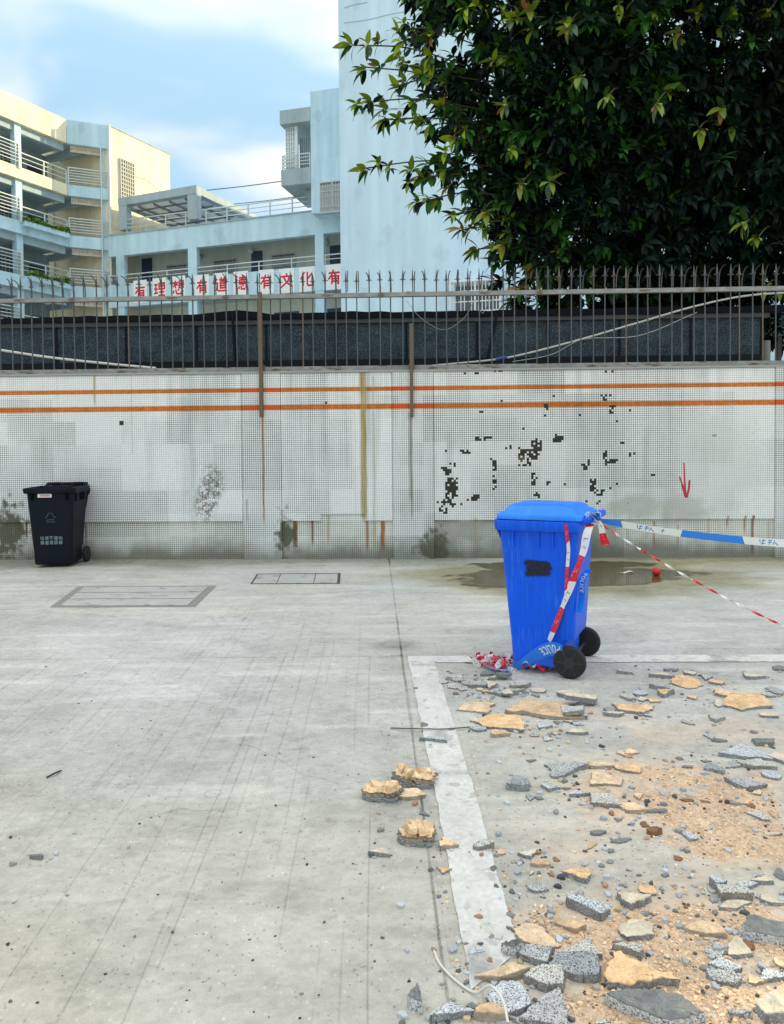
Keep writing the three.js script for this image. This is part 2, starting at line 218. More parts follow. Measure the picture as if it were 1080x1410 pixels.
const wallPx = (i, j) => {
  const x = WX0 + (i + .5) * TPX, y = (j + .5) * TPX, ti = Math.floor(i / 5), tj = Math.floor(j / 5), gi = i % 5 === 0, gj = j % 5 === 0, P = inPil(x), low = y < plinthY && !P;
  const n1 = fbm(x * 1.5 + 9, y * 1.5 + 4, 4), n2 = fbm(x * 9 + 3, y * 9 + 8, 4), th = hash(ti + 5000, tj + 3000), vert = fbm(x * 11, y * .8 + 3, 3);
  let v = .87 + .05 * (th - .5) + .10 * (n1 - .5) + .05 * (n2 - .5), c = [v * .972, v, v * .975];
  let grout = ss(.33, .63, fbm(Math.floor(ti / 11) * .37 + 3 + x * .5, Math.floor(tj / 11) * .41 + y * .5, 3)) * .75 + .25 * n2;      // 0 clean, 1 dark; it changes from sheet to sheet of mosaic
  if (P) grout = cl(grout + .35); if (x > pil[1][1] && x < at(850, 600)[0]) grout = cl(grout + .25); if (low) grout = cl(grout + .3);
  const gv = mix(.58, .05, grout);
  const stripe = (y > st1[0] && y < st1[1]) || (y > st2[0] && y < st2[1]);
  if (stripe) { const r = P ? [.72, .12, .02] : mix3([.56, .15, .02], [.64, .21, .05], th); c = r.map((k) => k * (.85 + .3 * n2)); }
  if (low) { v *= .93; c = c.map((k, m) => k * [.93, .92, .86][m]); }
  if (gi || gj) { const w = (gi && gj) ? 1 : .9; c = stripe ? c.map((k) => k * mix(.8, .45, grout)) : c.map((k) => mix(k, gv, w)); }
  const cement = low && x > pil[1][1] && x < at(860, 600)[0] ? ss(.35, .55, fbm(x * 2 + 3, y * 3, 3) + .12) : 0;
  if (cement) c = c.map((k, m) => mix(k, [.34, .345, .31][m] * (.85 + .4 * (n2 - .2)), cement * .85));
  // overall grime
  const grime = ss(.5, .85, n1 * .6 + vert * .5) * .32 + (P ? .12 : 0); c = c.map((k, m) => k * (1 - grime * [.62, .55, .55][m]));
  for (const [sx, sw, k, len] of streaks) { const d = Math.abs(x - sx); if (d < sw && y < wallTop && y > wallTop - len) c = c.map((q, m) => q * (1 - k * [.9, .8, .75][m] * (1 - d / sw) * (.5 + .5 * n2) * ss(wallTop - len, wallTop - len + .5, y))); }
  // fallen tiles
  const tx = WX0 + (ti + .5) * TILE, ty = (tj + .5) * TILE;
  let gone = 0; for (const [mx, my, rx, ry, k] of missing) { const d = Math.max(Math.abs(tx - mx) / (rx + .005), Math.abs(ty - my) / (ry + .005)); if (d < 1 && hash(ti + 77, tj + 913) < k * (1.25 - .55 * d)) gone = 1; }
  if (!low && x > pil[1][1] && x < at(870, 600)[0] && hash(ti + 31, tj + 11) > .9965) gone = 1;
  if (gone && !low) { const e = fbm(x * 40, y * 40, 2); c = [.018 + .03 * e, .020 + .03 * e, .014 + .02 * e]; if (Math.hypot((x - at(718, 634)[0]) / .05, (y - at(718, 634)[1]) / .06) < 1) c = [.10, .11, .03]; }
  for (const [rx, y1, y0, w, kind, k] of rust) if (y < y1 + .02 && y > y0 - .05) { const d = Math.abs(x - rx + .012 * (fbm(y * 5, rx * 9, 2) - .5)) / w, f = (1 - ss(.4, 1, d)) * k * ss(y0 - .05, y0 + .1, y) * (.75 + .7 * fbm(x * 30, y * 4, 3)); if (f > 0) c = c.map((q, m) => mix(q, RC[kind][m] * (gi || gj ? .6 : 1), cl(f))); }
  // dark rubbed stain, plaster repairs, algae at the foot
  const sm = blob(x, y, [smear[0] + .05 * Math.sin((y - smear[1]) * 7), smear[1]], [.20, .42], .35 * (n2 - .5)) * ss(.36, .62, .5 * fbm(x * 26, y * 20, 3) + .5 * fbm(x * 80, y * 70, 2)); if (sm > 0) c = c.map((q, m) => mix(q, [.12, .12, .10][m], sm * .85));
  const pl = Math.max(blob(x, y, plas1, [.5, .18], .5 * (n2 - .5)), blob(x, y, plas2, [.42, .22], .6 * (n2 - .5))); if (pl > 0) c = c.map((q, m) => mix(q, [.50, .51, .46][m] * (.9 + .25 * (n2 - .5)), pl * .8));
  const pp = blob(x, y, paintPatch, [.62, .75], .9 * (n2 - .5)); if (pp > 0 && !low) c = c.map((q, m) => mix(q, [.60, .61, .585][m], pp * .5));
  const base = ss(.30, .02, y + .28 * (fbm(x * 2.2 + 4, 2, 4) - .5) + .10 * (n2 - .5)); c = c.map((q, m) => mix(q, [.11, .105, .07][m], base * (P ? .65 : .8)));
  const mo = Math.max(blob(x, y, moss1, [.13, .34], 1.3 * (fbm(x * 18, y * 12, 4) - .5)), .9 * blob(x, y, moss2, [.22, .24], 1.4 * (fbm(x * 16 + 7, y * 14, 4) - .5)), blob(x, y, moss3, [.34, .4], 1.6 * (fbm(x * 14, y * 14, 4) - .5))); c = c.map((q, m) => mix(q, [.06, .07, .035][m], cl(mo * .9)));
  const spk = hash(i + 100, j + 200); if (spk > .9975) c = c.map((q) => q * .45);
  if (Math.abs(x - at(182, 600)[0]) < .006 && y > at(182, 625)[1] && y < wallTop) c = c.map((q) => q * (.5 + .5 * n2));
  return c;
};
const mix3 = (a, b, t) => a.map((k, m) => mix(k, b[m], t));
const wallMap = tex(2048, 512, wallPx);
const wallBump = tex(1024, 512, (i, j) => { const gi = i % 5 === 0 || j % 5 === 0; return gi ? .35 : .75 + .25 * (hash(Math.floor(i / 5), Math.floor(j / 5)) - .5); }, false);
const wallMat = new THREE.MeshPhysicalMaterial({ map: wallMap, roughness: .55, specularIntensity: .45, bumpMap: wallBump, bumpScale: .0025 });
const wUV = (g) => { const p = g.attributes.position, uv = g.attributes.uv; for (let i = 0; i < p.count; i++) uv.setXY(i, (p.getX(i) - WX0) / (2048 * TPX), p.getY(i) / (512 * TPX)); const uv1 = uv.clone(); for (let i = 0; i < p.count; i++) uv1.setXY(i, (p.getX(i) - WX0) / (1024 * TPX), uv.getY(i)); g.setAttribute('uv1', uv1); return g; };
wallBump.channel = 1;
const wall = thing('boundary_wall', 'white mosaic tiled wall with two orange stripes, rust streaks and fallen tiles', 'wall', wallF.pos, wallF.turn);
{
  const W0 = -8.5, W1 = 8.5, wb = (name, x0, x1, y0, y1, z0, z1) => mesh(name, wUV(box(x0, x1, y0, y1, z0, z1)), wallMat, wall);
  wb('plinth', W0, W1, -.05, plinthY - .002, -.24, .0);
  wb('wall_core', W0, W1, plinthY - .002, wallTop - .02, -.24, .002);
  const edges = [W0, ...pil.flat(), W1];
  for (let k = 0; k < edges.length; k += 2) {
    const a = edges[k] + .008, b = edges[k + 1] - .008;
    if (k === 2) { const m1 = at(442, 700)[0], m2 = at(502, 700)[0]; wb('tiled_panel', a, m1, plinthY, wallTop - .025, .004, .028); wb('tiled_panel', m1, m2, plinthY + .085, wallTop - .025, .004, .028); wb('tiled_panel', m2, b, plinthY, wallTop - .025, .004, .028); }
    else wb('tiled_panel', a, b, plinthY, wallTop - .025, .004, .028);
  }
  for (const [a, b] of pil) wb('pilaster', a, b, -.04, wallTop - .022, .004, .036);
  bx(wall, 'coping', M(.34, .34, .32, .8), W0, W1, wallTop - .02, wallTop + .004, -.26, .045);
  const arrow = M(.50, .03, .06, .6), ab = (pts, r) => { for (let k = 1; k < pts.length; k++) { const [x0, y0] = WL(...pts[k - 1], .032), [x1, y1] = WL(...pts[k], .032), l = Math.hypot(x1 - x0, y1 - y0), g = new THREE.BoxGeometry(l, r, .002); g.rotateZ(Math.atan2(y1 - y0, x1 - x0)); g.translate((x0 + x1) / 2, (y0 + y1) / 2, .0295 + .001 * k); as.push(g); } }, as = [];
  ab([[942, 637], [943, 662], [945, 684]], .017); ab([[936, 656], [940, 668]], .018); ab([[940, 668], [945, 685]], .03); ab([[950, 661], [949, 672], [946, 685]], .024);
  tag(mesh('painted_arrow', mergeGeometries(as), arrow, wall), 'red spray painted arrow pointing down');
}
// ------------------------------------------------------------------ the spiked fence on the wall
const fence = thing('spiked_fence', 'grey steel fence with spear tips and bent hooks on top of the tiled wall', 'fence', wallF.pos, wallF.turn);
{
  const zb = -.09, F = (px, py, z = zb) => WL(px, py, z), steel = M(.085, .095, .10, .5, { metalness: .3 }), light = M(.50, .51, .48, .55, { metalness: .1 }), rusty = M(.14, .10, .07, .85), rail0 = F(540, 406)[1], railH = .054;
  const rt = tex(256, 64, (i, j) => { const n = fbm(i / 10, j / 10, 4), r = ss(.62, .75, fbm(i / 22 + 8, j / 14, 4)); return mix3([.25 + .2 * (n - .5), .26 + .2 * (n - .5), .25 + .2 * (n - .5)], [.13, .08, .05], r); });
  const railM = new THREE.MeshPhysicalMaterial({ map: rt, roughness: .55, metalness: .1 }); rt.repeat.set(.5, 4);
  const E0 = -6.4, E1 = 6.2;
  bx(fence, 'top_rail', railM, E0, E1, rail0 - railH / 2, rail0 + railH / 2, zb - .03, zb + .03);
  const by = wallTop + .034; bx(fence, 'bottom_rail', railM, E0, E1, by - .03, by + .034, zb - .03, zb + .05);
  const tipY = F(540, 371)[1], barB = by + .034, pitch = (F(600, 450)[0] - F(478, 450)[0]) / 8;
  const x00 = F(478, 450)[0] - pitch * 38;
  const barG = mergeGeometries([rod([0, barB, 0], [0, tipY - .16, 0], .0085, 6), rod([0, tipY - .16, 0], [0, tipY - .13, 0], .0085, 6, .016), rod([0, tipY - .13, 0], [0, tipY, 0], .016, 6, .002), rod([-.036, tipY - .135, 0], [.036, tipY - .135, 0], .006, 5)]);
  const hookG = tube([[0, rail0 + .03, .012], [0, rail0 + .12, .02], [0, rail0 + .2, .05], [0, rail0 + .245, .115], [0, rail0 + .25, .19]], .0062, 12, 5);
  const rustBar = M(.17, .13, .09, .8, { metalness: .2 });
  for (let k = 0; k < 82; k++) {
    const x = x00 + k * pitch + rr(-.006, .006); if (x > E1 - .05) break;
    const b = mesh('bar', barG, rnd() < .12 ? rustBar : steel, fence); b.position.set(x, rr(-.012, .012), zb); b.rotation.set(rr(-.006, .006), rr(-.2, .2), rr(-.004, .004));
    const h = mesh('hook', hookG, rnd() < .15 ? rustBar : steel, fence); h.position.set(x + .012, rr(-.02, .02), zb); h.rotation.y = rr(-.25, .25);
  }
  for (const [px, t0] of [[358, 400], [566, 446]]) { const a = F(px - 2, t0, .05), e = F(px + 4, 574, .05); bx(fence, 'post', rusty, a[0], a[0] + .042, e[1], Math.min(a[1], rail0 + .03), zb + .135 - .01, zb + .175); mesh('bracket', box(a[0] - .01, a[0] + .052, by - .05, by + .05, zb + .05, zb + .123), rusty, fence); }
}
// ------------------------------------------------------------------ dark shed behind the wall
const shedF = frame([wallF.W(-8, 0, -1.6).x, wallF.W(-8, 0, -1.6).z], [wallF.W(8, 0, -1.6).x, wallF.W(8, 0, -1.6).z]);
const shed = thing('shed', 'low dark shed with speckled grey panels and a sagging tarp roof behind the fence', 'shed', shedF.pos, shedF.turn);
{
  const S = (px, py, z = 0) => shedF.L(px, py, z), y0 = 1.2, yt = S(540, 445)[1], yb = S(540, 494)[1], top = S(540, 429)[1];
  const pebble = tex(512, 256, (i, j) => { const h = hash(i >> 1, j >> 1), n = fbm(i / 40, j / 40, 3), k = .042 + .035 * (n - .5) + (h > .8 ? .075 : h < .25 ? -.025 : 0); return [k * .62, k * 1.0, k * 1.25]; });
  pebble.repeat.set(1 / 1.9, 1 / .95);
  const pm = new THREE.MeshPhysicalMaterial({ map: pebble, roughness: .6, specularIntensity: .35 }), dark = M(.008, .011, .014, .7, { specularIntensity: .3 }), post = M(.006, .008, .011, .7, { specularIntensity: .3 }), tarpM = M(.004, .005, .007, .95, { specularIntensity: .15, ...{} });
  const xs = [-60, -20, 78, 174, 271, 367, 463, 560, 657, 755, 853, 951, 1049].map((px) => S(px, 470)[0]);
  for (let k = 1; k < xs.length; k++) bx(shed, 'speckled_panel', pm, xs[k - 1] + .016, xs[k] - .016, yb, yt, -.03, 0);
  for (const x of xs) bx(shed, 'post', post, x - .016, x + .016, y0, top - .06, -.06, .02);
  bx(shed, 'sill_rail', dark, xs[0], xs[12], y0, yb - .004, -.05, .03); bx(shed, 'head_rail', M(.025, .030, .034, .5), xs[0], xs[12] + .1, yt + .004, yt + .07, -.05, .035);
  for (const [pa, pb] of [[321, 325], [684, 671]]) { const a = S(pa, 432), b = S(pb, 497); mesh('brace', rod([a[0], a[1], .03], [b[0], b[1], .03], .022), post, shed); }
  const n = 140, pos = [], idx = []; for (let i = 0; i <= n; i++) { const x = mix(xs[0], xs[12] + .35, i / n), sag = .05 * (fbm(x * 1.1, 4, 3) - .5) + .03 * (fbm(x * 5, 9, 2) - .5), lift = .12 * Math.exp(-(((x - S(330, 430)[0]) / .3) ** 2)); pos.push(x, yt + .075 - .02 * fbm(x * 4, 1, 2), .05, x, top + sag + lift * .4, .02, x, top + sag + .08 + lift, -1.2, x, top + sag + .05, -2.6); if (i) { const k = i * 4; for (let m = 0; m < 3; m++) idx.push(k + m - 4, k + m, k + m + 1, k + m - 4, k + m + 1, k + m - 3); } }
  const g = new THREE.BufferGeometry(); g.setAttribute('position', new THREE.Float32BufferAttribute(pos, 3)); g.setAttribute('uv', new THREE.Float32BufferAttribute(pos.filter((_, i) => i % 3 !== 2), 2)); g.setIndex(idx); g.computeVertexNormals(); mesh('tarp_roof', g, tarpM, shed);
  bx(shed, 'back_wall', dark, xs[0], xs[12], 0, yt, -2.5, -2.4);
}
// pipes and wires between the fence and the shed
{
  const Q = (px, py, z = -.35) => { const p = WL(px, py, z); return wallF.W(p[0], p[1], z); };
  tag(mesh('white_pipe', tube([Q(-60, 472), Q(60, 491), Q(150, 501), Q(215, 507)], .016, 24, 8), M(.62, .63, .56, .5)), 'thin white pipe sloping down to the wall top at the left', 'pipe');
  tag(mesh('pale_conduit', tube([Q(590, 504), Q(690, 494), Q(720, 488), Q(790, 470), Q(880, 444), Q(960, 421), Q(1030, 407), Q(1140, 401)], .012, 60, 8), M(.50, .50, .45, .5)), 'pale curved conduit rising to the right behind the fence bars', 'pipe');
  tag(mesh('grey_cable', tube([Q(706, 498), Q(760, 488), Q(800, 468), Q(880, 462), Q(960, 430)], .005, 40, 5), M(.4, .41, .38, .6)), 'thin grey cable slung below the pale conduit', 'cable');
  tag(mesh('drooping_wire', tube([Q(560, 414), Q(580, 438), Q(612, 454), Q(640, 437), Q(656, 412), Q(664, 432), Q(678, 402)], .0035, 40, 5), M(.3, .3, .28, .6)), 'thin wire hanging in a loop from the fence rail', 'wire');
  for (const [px, py, w] of [[690, 492, 26], [712, 490, 14]]) void px;
  tag(mesh('blue_sleeve', tube([Q(683, 495, -.34), Q(698, 492, -.34)], .024, 4, 8), M(.02, .05, .22, .5)), 'short dark blue sleeve wrapped round the pale conduit', 'sleeve');
}
// ------------------------------------------------------------------ the school
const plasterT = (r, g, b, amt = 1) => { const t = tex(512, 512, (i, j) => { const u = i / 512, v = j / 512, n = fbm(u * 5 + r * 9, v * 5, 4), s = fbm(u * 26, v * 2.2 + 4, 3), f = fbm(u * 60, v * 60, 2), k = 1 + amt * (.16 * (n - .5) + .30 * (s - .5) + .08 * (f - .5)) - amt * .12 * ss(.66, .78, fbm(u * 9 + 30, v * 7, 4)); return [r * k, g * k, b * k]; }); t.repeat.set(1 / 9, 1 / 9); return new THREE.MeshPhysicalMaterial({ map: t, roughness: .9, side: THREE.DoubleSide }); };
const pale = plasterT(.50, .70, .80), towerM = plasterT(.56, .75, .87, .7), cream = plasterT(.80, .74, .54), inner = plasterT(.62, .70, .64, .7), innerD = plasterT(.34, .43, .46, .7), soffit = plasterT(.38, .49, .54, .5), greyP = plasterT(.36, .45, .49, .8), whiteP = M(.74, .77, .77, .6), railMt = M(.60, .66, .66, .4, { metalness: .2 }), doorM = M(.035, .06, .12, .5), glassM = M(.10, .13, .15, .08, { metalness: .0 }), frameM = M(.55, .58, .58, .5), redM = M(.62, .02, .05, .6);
const d0 = (px, depth) => { const p = D(px, 612, depth); return [p.x, p.z]; };
const GLY = { // brush strokes of the characters on a ten by ten square
  you: [[1, 2.5, 9, 2.5], [4.6, .5, 3.4, 3.5, .8, 6.5], [3.4, 4.6, 3.4, 9.6], [3.4, 4.6, 8, 4.6, 8, 9.3, 7, 9.3], [3.4, 6.2, 8, 6.2], [3.4, 7.7, 8, 7.7]],
  li: [[.5, 1.8, 3.6, 1.8], [.5, 4.8, 3.6, 4.8], [.3, 8, 3.8, 7.4], [2, 1.8, 2, 7.8], [4.6, 1, 9.2, 1, 9.2, 5, 4.6, 5, 4.6, 1], [4.6, 3, 9.2, 3], [6.9, 1, 6.9, 9.2], [4.7, 7, 9.2, 7], [4, 9.3, 9.7, 9.3]],
  xiang: [[.6, 1.8, 4.8, 1.8], [2.7, .4, 2.7, 5.6], [2.6, 2, .6, 4.8], [2.8, 2.2, 4.5, 3.8], [5.6, .8, 9, .8, 9, 5.4, 5.6, 5.4, 5.6, .8], [5.6, 2.4, 9, 2.4], [5.6, 3.9, 9, 3.9], [1.4, 6.8, .6, 9], [3, 6.4, 3.2, 8.6, 4, 9.4, 7, 9.4, 7.4, 8.2], [4.8, 6.2, 5.6, 7.4], [7.8, 6.4, 9, 8.2]],
  dao: [[5, .3, 5.6, 1.4], [8, .3, 7.4, 1.4], [3.6, 1.9, 9.6, 1.9], [6.5, 1.9, 6.2, 3], [4.6, 3, 8.6, 3, 8.6, 7.4, 4.6, 7.4, 4.6, 3], [4.6, 4.4, 8.6, 4.4], [4.6, 5.9, 8.6, 5.9], [1.2, 1, 2.2, 2.2], [.5, 4, 2.4, 4, 2.2, 7.6, .6, 9], [1.4, 8, 3.4, 9.2, 9.7, 9.3]],
  de: [[2.4, .4, .6, 2.6], [2.6, 2.6, .4, 5.2], [1.7, 4.4, 1.7, 9.6], [3.6, 1.6, 9.6, 1.6], [6.6, .3, 6.4, 2.8], [4, 2.9, 9.2, 2.9, 9.2, 4.6, 4, 4.6, 4, 2.9], [5.7, 2.9, 5.7, 4.6], [7.5, 2.9, 7.5, 4.6], [3.4, 5.7, 9.8, 5.7], [3.9, 7, 3.3, 9], [5.2, 6.8, 5.4, 9, 7.8, 9.2, 8, 8.2], [6.4, 6.4, 7, 7.4], [8.6, 6.8, 9.4, 8.4]],
  wen: [[5, .4, 5.2, 1.8], [.6, 2.4, 9.4, 2.4], [7.2, 2.6, 5.6, 6, .6, 9.5], [2.8, 2.6, 4.6, 6, 9.5, 9.5]],
  hua: [[3.2, .4, .5, 5], [2.2, 3, 2.2, 9.6], [8.8, 1.6, 5, 5.4], [5.3, .5, 5.3, 8.4, 6, 9.2, 9.2, 9.2, 9.4, 7.4]],
  la: [[.4, 3, 3.4, 3], [1.9, 1, 1.9, 7.6], [.2, 8, 3.8, 7], [6.6, .5, 7, 1.8], [4.2, 2.4, 9.6, 2.4], [5.4, 3.6, 6, 7.6], [8.4, 3.4, 7.6, 8], [4, 9, 9.8, 9]],
  ji: [[.4, 3, 3.4, 3], [1.9, 1, 1.9, 7.6], [.2, 8, 3.8, 7], [4.4, 1, 8.6, 1, 7.6, 4, 9, 4, 7, 7.4, 3.8, 9.6], [5.6, 1, 5.4, 5, 3.8, 9], [5.6, 4, 9.6, 9.6]],
  bu: [[.6, 1, 9.4, 1], [5.4, 1.2, .6, 6], [5, 3, 5, 9.6], [6, 4, 9.2, 6.6]],
  luo: [[.4, 1.6, 9.6, 1.6], [3, .4, 3, 2.8], [7, .4, 7, 2.8], [.8, 3.6, 1.8, 4.4], [.4, 5.6, 1.4, 6.4], [1.8, 7, .6, 9.6], [5, 3, 3, 5.6], [4.6, 3.8, 8.4, 3.8, 3, 7], [5, 4.6, 9.6, 7], [4.2, 7.2, 8.4, 7.2, 8.4, 9.6, 4.2, 9.6, 4.2, 7.2]],
  di: [[.4, 3, 3.4, 3], [1.9, 1, 1.9, 7.6], [.2, 8, 3.8, 7], [4.2, 4.6, 9.2, 3.2, 9, 6.6], [6.6, 1, 6.6, 7], [5, 1.8, 5, 9, 9.6, 9, 9.8, 7.6]],
};
function glyph(ctx, name, x, y, s, w) { ctx.lineWidth = w; ctx.lineCap = 'butt'; ctx.lineJoin = 'miter'; for (const st of GLY[name]) { ctx.beginPath(); ctx.moveTo(x + st[0] * s / 10, y + st[1] * s / 10); for (let k = 2; k < st.length; k += 2) ctx.lineTo(x + st[k] * s / 10, y + st[k + 1] * s / 10); ctx.stroke(); } }
const canvasTex = (w, h, draw) => { const c = document.createElement('canvas'); c.width = w; c.height = h; draw(c.getContext('2d'), w, h); const t = new THREE.CanvasTexture(c); t.colorSpace = THREE.SRGBColorSpace; t.wrapS = t.wrapT = THREE.RepeatWrapping; return t; };
const boardTex = canvasTex(512, 32, (c, w, h) => { c.fillStyle = '#c9c4b4'; c.fillRect(0, 0, w, h); c.strokeStyle = '#8a2a2a'; let x = 14; for (let k = 0; k < 16; k++) { if (k === 8) x += 20; c.lineWidth = 2; for (let m = 0; m < 5; m++) { c.beginPath(); const a = x + rr(0, 18), b = rr(6, 26); c.moveTo(a, b); c.lineTo(cl(a + rr(-12, 12), x, x + 20), rr(6, 26)); c.stroke(); } x += 29; } });
const railing = (parent, F, x0, x1, y0, y1, z, n, gap) => { const g = []; for (let k = 0; k < n; k++) { const y = mix(y0, y1, (k + 1) / n); g.push(rod([x0, y, z], [x1, y, z], k === n - 1 ? .045 : .03, 5)); } const m = Math.max(1, Math.round((x1 - x0) / gap)); for (let k = 0; k <= m; k++) { const x = mix(x0, x1, k / m); g.push(rod([x, y0 - .1, z], [x, y1, z], .045, 5)); } mesh('railing', mergeGeometries(g), railMt, parent); };
function barred(parent, name, x0, x1, y0, y1, z, n, curtain) {       // window: frame, pane, mullions and bars
  const w = mesh(name, mergeGeometries([box(x0 - .06, x1 + .06, y1, y1 + .08, z, z + .1), box(x0 - .06, x1 + .06, y0 - .08, y0, z, z + .1), box(x0 - .06, x0, y0, y1, z, z + .1), box(x1, x1 + .06, y0, y1, z, z + .1), box((x0 + x1) / 2 - .03, (x0 + x1) / 2 + .03, y0, y1, z, z + .09), box(x0, x1, mix(y0, y1, .7) - .03, mix(y0, y1, .7) + .03, z + .002, z + .088)]), frameM, parent);
  mesh('pane', box(x0, x1, y0, y1, z + .01, z + .03), glassM, w);
  if (curtain) mesh('curtain', box(x0, x1, y0, y1 - .1, z + .032, z + .045), M(.42, .46, .45, .9), w);
  const g = []; for (let k = 1; k < n; k++) { const x = mix(x0, x1, k / n); g.push(rod([x, y0, z + .14], [x, y1, z + .14], .018, 4)); } for (const q of [.15, .5, .85]) g.push(rod([x0, mix(y0, y1, q), z + .13], [x1, mix(y0, y1, q), z + .13], .018, 4)); mesh('window_bars', mergeGeometries(g), frameM, w); return w;
}
// --- tall block on the right
const tF = frame(d0(472, 36), [d0(472, 36)[0] + 40 * Math.cos(15 * RAD), d0(472, 36)[1] + 40 * Math.sin(15 * RAD)]);
const tower = thing('school_tower_block', 'tall pale blue plastered block with a blank wall rising behind the tree', 'building', tF.pos, tF.turn);
{
  const T = (px, py, z = 0) => tF.L(px, py, z);
  bx(tower, 'wall', towerM, 0, 42, 0, 30, -14, 0);
  const cr = M(.36, .42, .45, .95); for (const pts of [[[474, 31], [505, 27], [540, 20], [582, 13]], [[474, 11], [488, 6], [506, 4]], [[486, 166], [490, 157], [530, 151], [570, 148]], [[560, 402], [600, 404], [640, 400]]]) mesh('crack', tube(pts.map(([a, b]) => { const q = T(a, b + rr(-1, 1)); return [q[0], q[1], .003]; }), .018, 40, 4), cr, tower);
  const a = T(625, 393), b = T(692, 432), cage = mesh('window_cage', (() => { const g = [box(a[0], b[0], a[1] - .06, a[1], .02, .9), box(a[0], b[0], b[1], b[1] + .06, .02, .9)]; for (let k = 0; k <= 14; k++) { const x = mix(a[0], b[0], k / 14); g.push(rod([x, b[1], .88], [x, a[1], .88], k % 7 ? .022 : .05, 4)); } for (const q of [.33, .66]) g.push(rod([a[0], mix(b[1], a[1], q), .88], [b[0], mix(b[1], a[1], q), .88], .03, 4)); return mergeGeometries(g); })(), whiteP, tower);
  mesh('pane', box(a[0] + .1, b[0] - .1, b[1] + .1, a[1] - .1, .01, .05), glassM, cage);
}
// --- annex with balcony, left of the tall block
const aF = frame(d0(391, 44), [d0(391, 44)[0] + Math.cos(15 * RAD), d0(391, 44)[1] + Math.sin(15 * RAD)]);
const annex = thing('school_annex', 'pale blue annex with a barred window and an open corner balcony', 'building', aF.pos, aF.turn);
{
  const A = (px, py, z = 0) => aF.L(px, py, z), xL = A(428, 200)[0], xR = A(474, 200)[0] + 1.5, topY = A(450, 123)[1];
  bx(annex, 'wall', pale, xL, xR, A(450, 292)[1], topY, -7, 0);
  bx(annex, 'rear_block', cream, xL + 2.2, xR + 18, 0, topY - .1, -26, -7.02);
  const w0 = A(442, 253), w1 = A(475, 289); barred(annex, 'window', w0[0], w1[0], w1[1], w0[1], .0, 9, true);
  bx(annex, 'window_sill', greyP, w0[0] - .15, w1[0], w1[1] - .18, w1[1] - .09, 0, .25);
  const p0 = A(391, 152), p1 = A(391, 171), q0 = A(391, 234), q1 = A(391, 256), r0 = A(391, 214);
  bx(annex, 'balcony_roof', greyP, 0, xL - .004, p1[1], p0[1], -4.2, .02);
  bx(annex, 'balcony_parapet', greyP, .05, xL - .004, q1[1], q0[1], -4.2, .02);
  railing(annex, aF, .1, xL - .1, q0[1] + .05, r0[1], -.1, 4, 1.0); { const g = []; for (let k = 1; k <= 4; k++) { const y = mix(q0[1], r0[1], k / 4); g.push(rod([.12, y, -.1], [.12, y, -4.1], .03, 5)); } mesh('side_railing', mergeGeometries(g), railMt, annex); }
  const g0 = A(394, 173, -.5), g1 = A(407, 214, -.5), gz = -.5; { const g = [], n = 4; for (let i = 0; i <= n; i++) { const x = mix(g0[0], g1[0], i / n); g.push(box(x - .02, x + .02, q0[1], p1[1] - .01, gz - .05, gz + .05)); } for (let k = 0; k <= 9; k++) { const y = mix(q0[1] + .02, p1[1] - .03, k / 9); g.push(box(g0[0] - .02, g1[0] + .02, y - .02, y + .02, gz - .045, gz + .045)); } const f = mesh('glass_block_screen', mergeGeometries(g), whiteP, annex); mesh('pane', box(g0[0], g1[0], q0[1], p1[1] - .01, gz - .02, gz + .02), M(.62, .74, .80, .25, { transmission: .55, thickness: 0 }), f); }
  bx(annex, 'balcony_pier', whiteP, g1[0] + .03, g1[0] + .17, q0[1], p1[1] - .004, gz - .1, gz + .08);
  const dx = A(413, 192, -.9)[0]; bx(annex, 'balcony_screen', M(.20, .27, .33, .5), dx, xL - .01, q0[1], A(413, 191, -.9)[1], -.95, -.90); { const g = []; for (let k = 0; k <= 8; k++) { const x = mix(dx, xL - .03, k / 8); g.push(rod([x, q0[1], -.87], [x, A(413, 191, -.9)[1], -.87], .016, 4)); } mesh('screen_bars', mergeGeometries(g), frameM, annex); }
  const wg = new THREE.BufferGeometry(), a = A(408, 257), b = A(428, 292), c = [xL, a[1]]; { const s = new THREE.Shape([new THREE.Vector2(a[0], q1[1] - .003), new THREE.Vector2(xL - .004, b[1]), new THREE.Vector2(xL - .004, q1[1] - .003)]); mesh('balcony_bracket', new THREE.ExtrudeGeometry(s, { depth: 2.4, bevelEnabled: false }).translate(0, 0, -3.4), greyP, annex); }
}
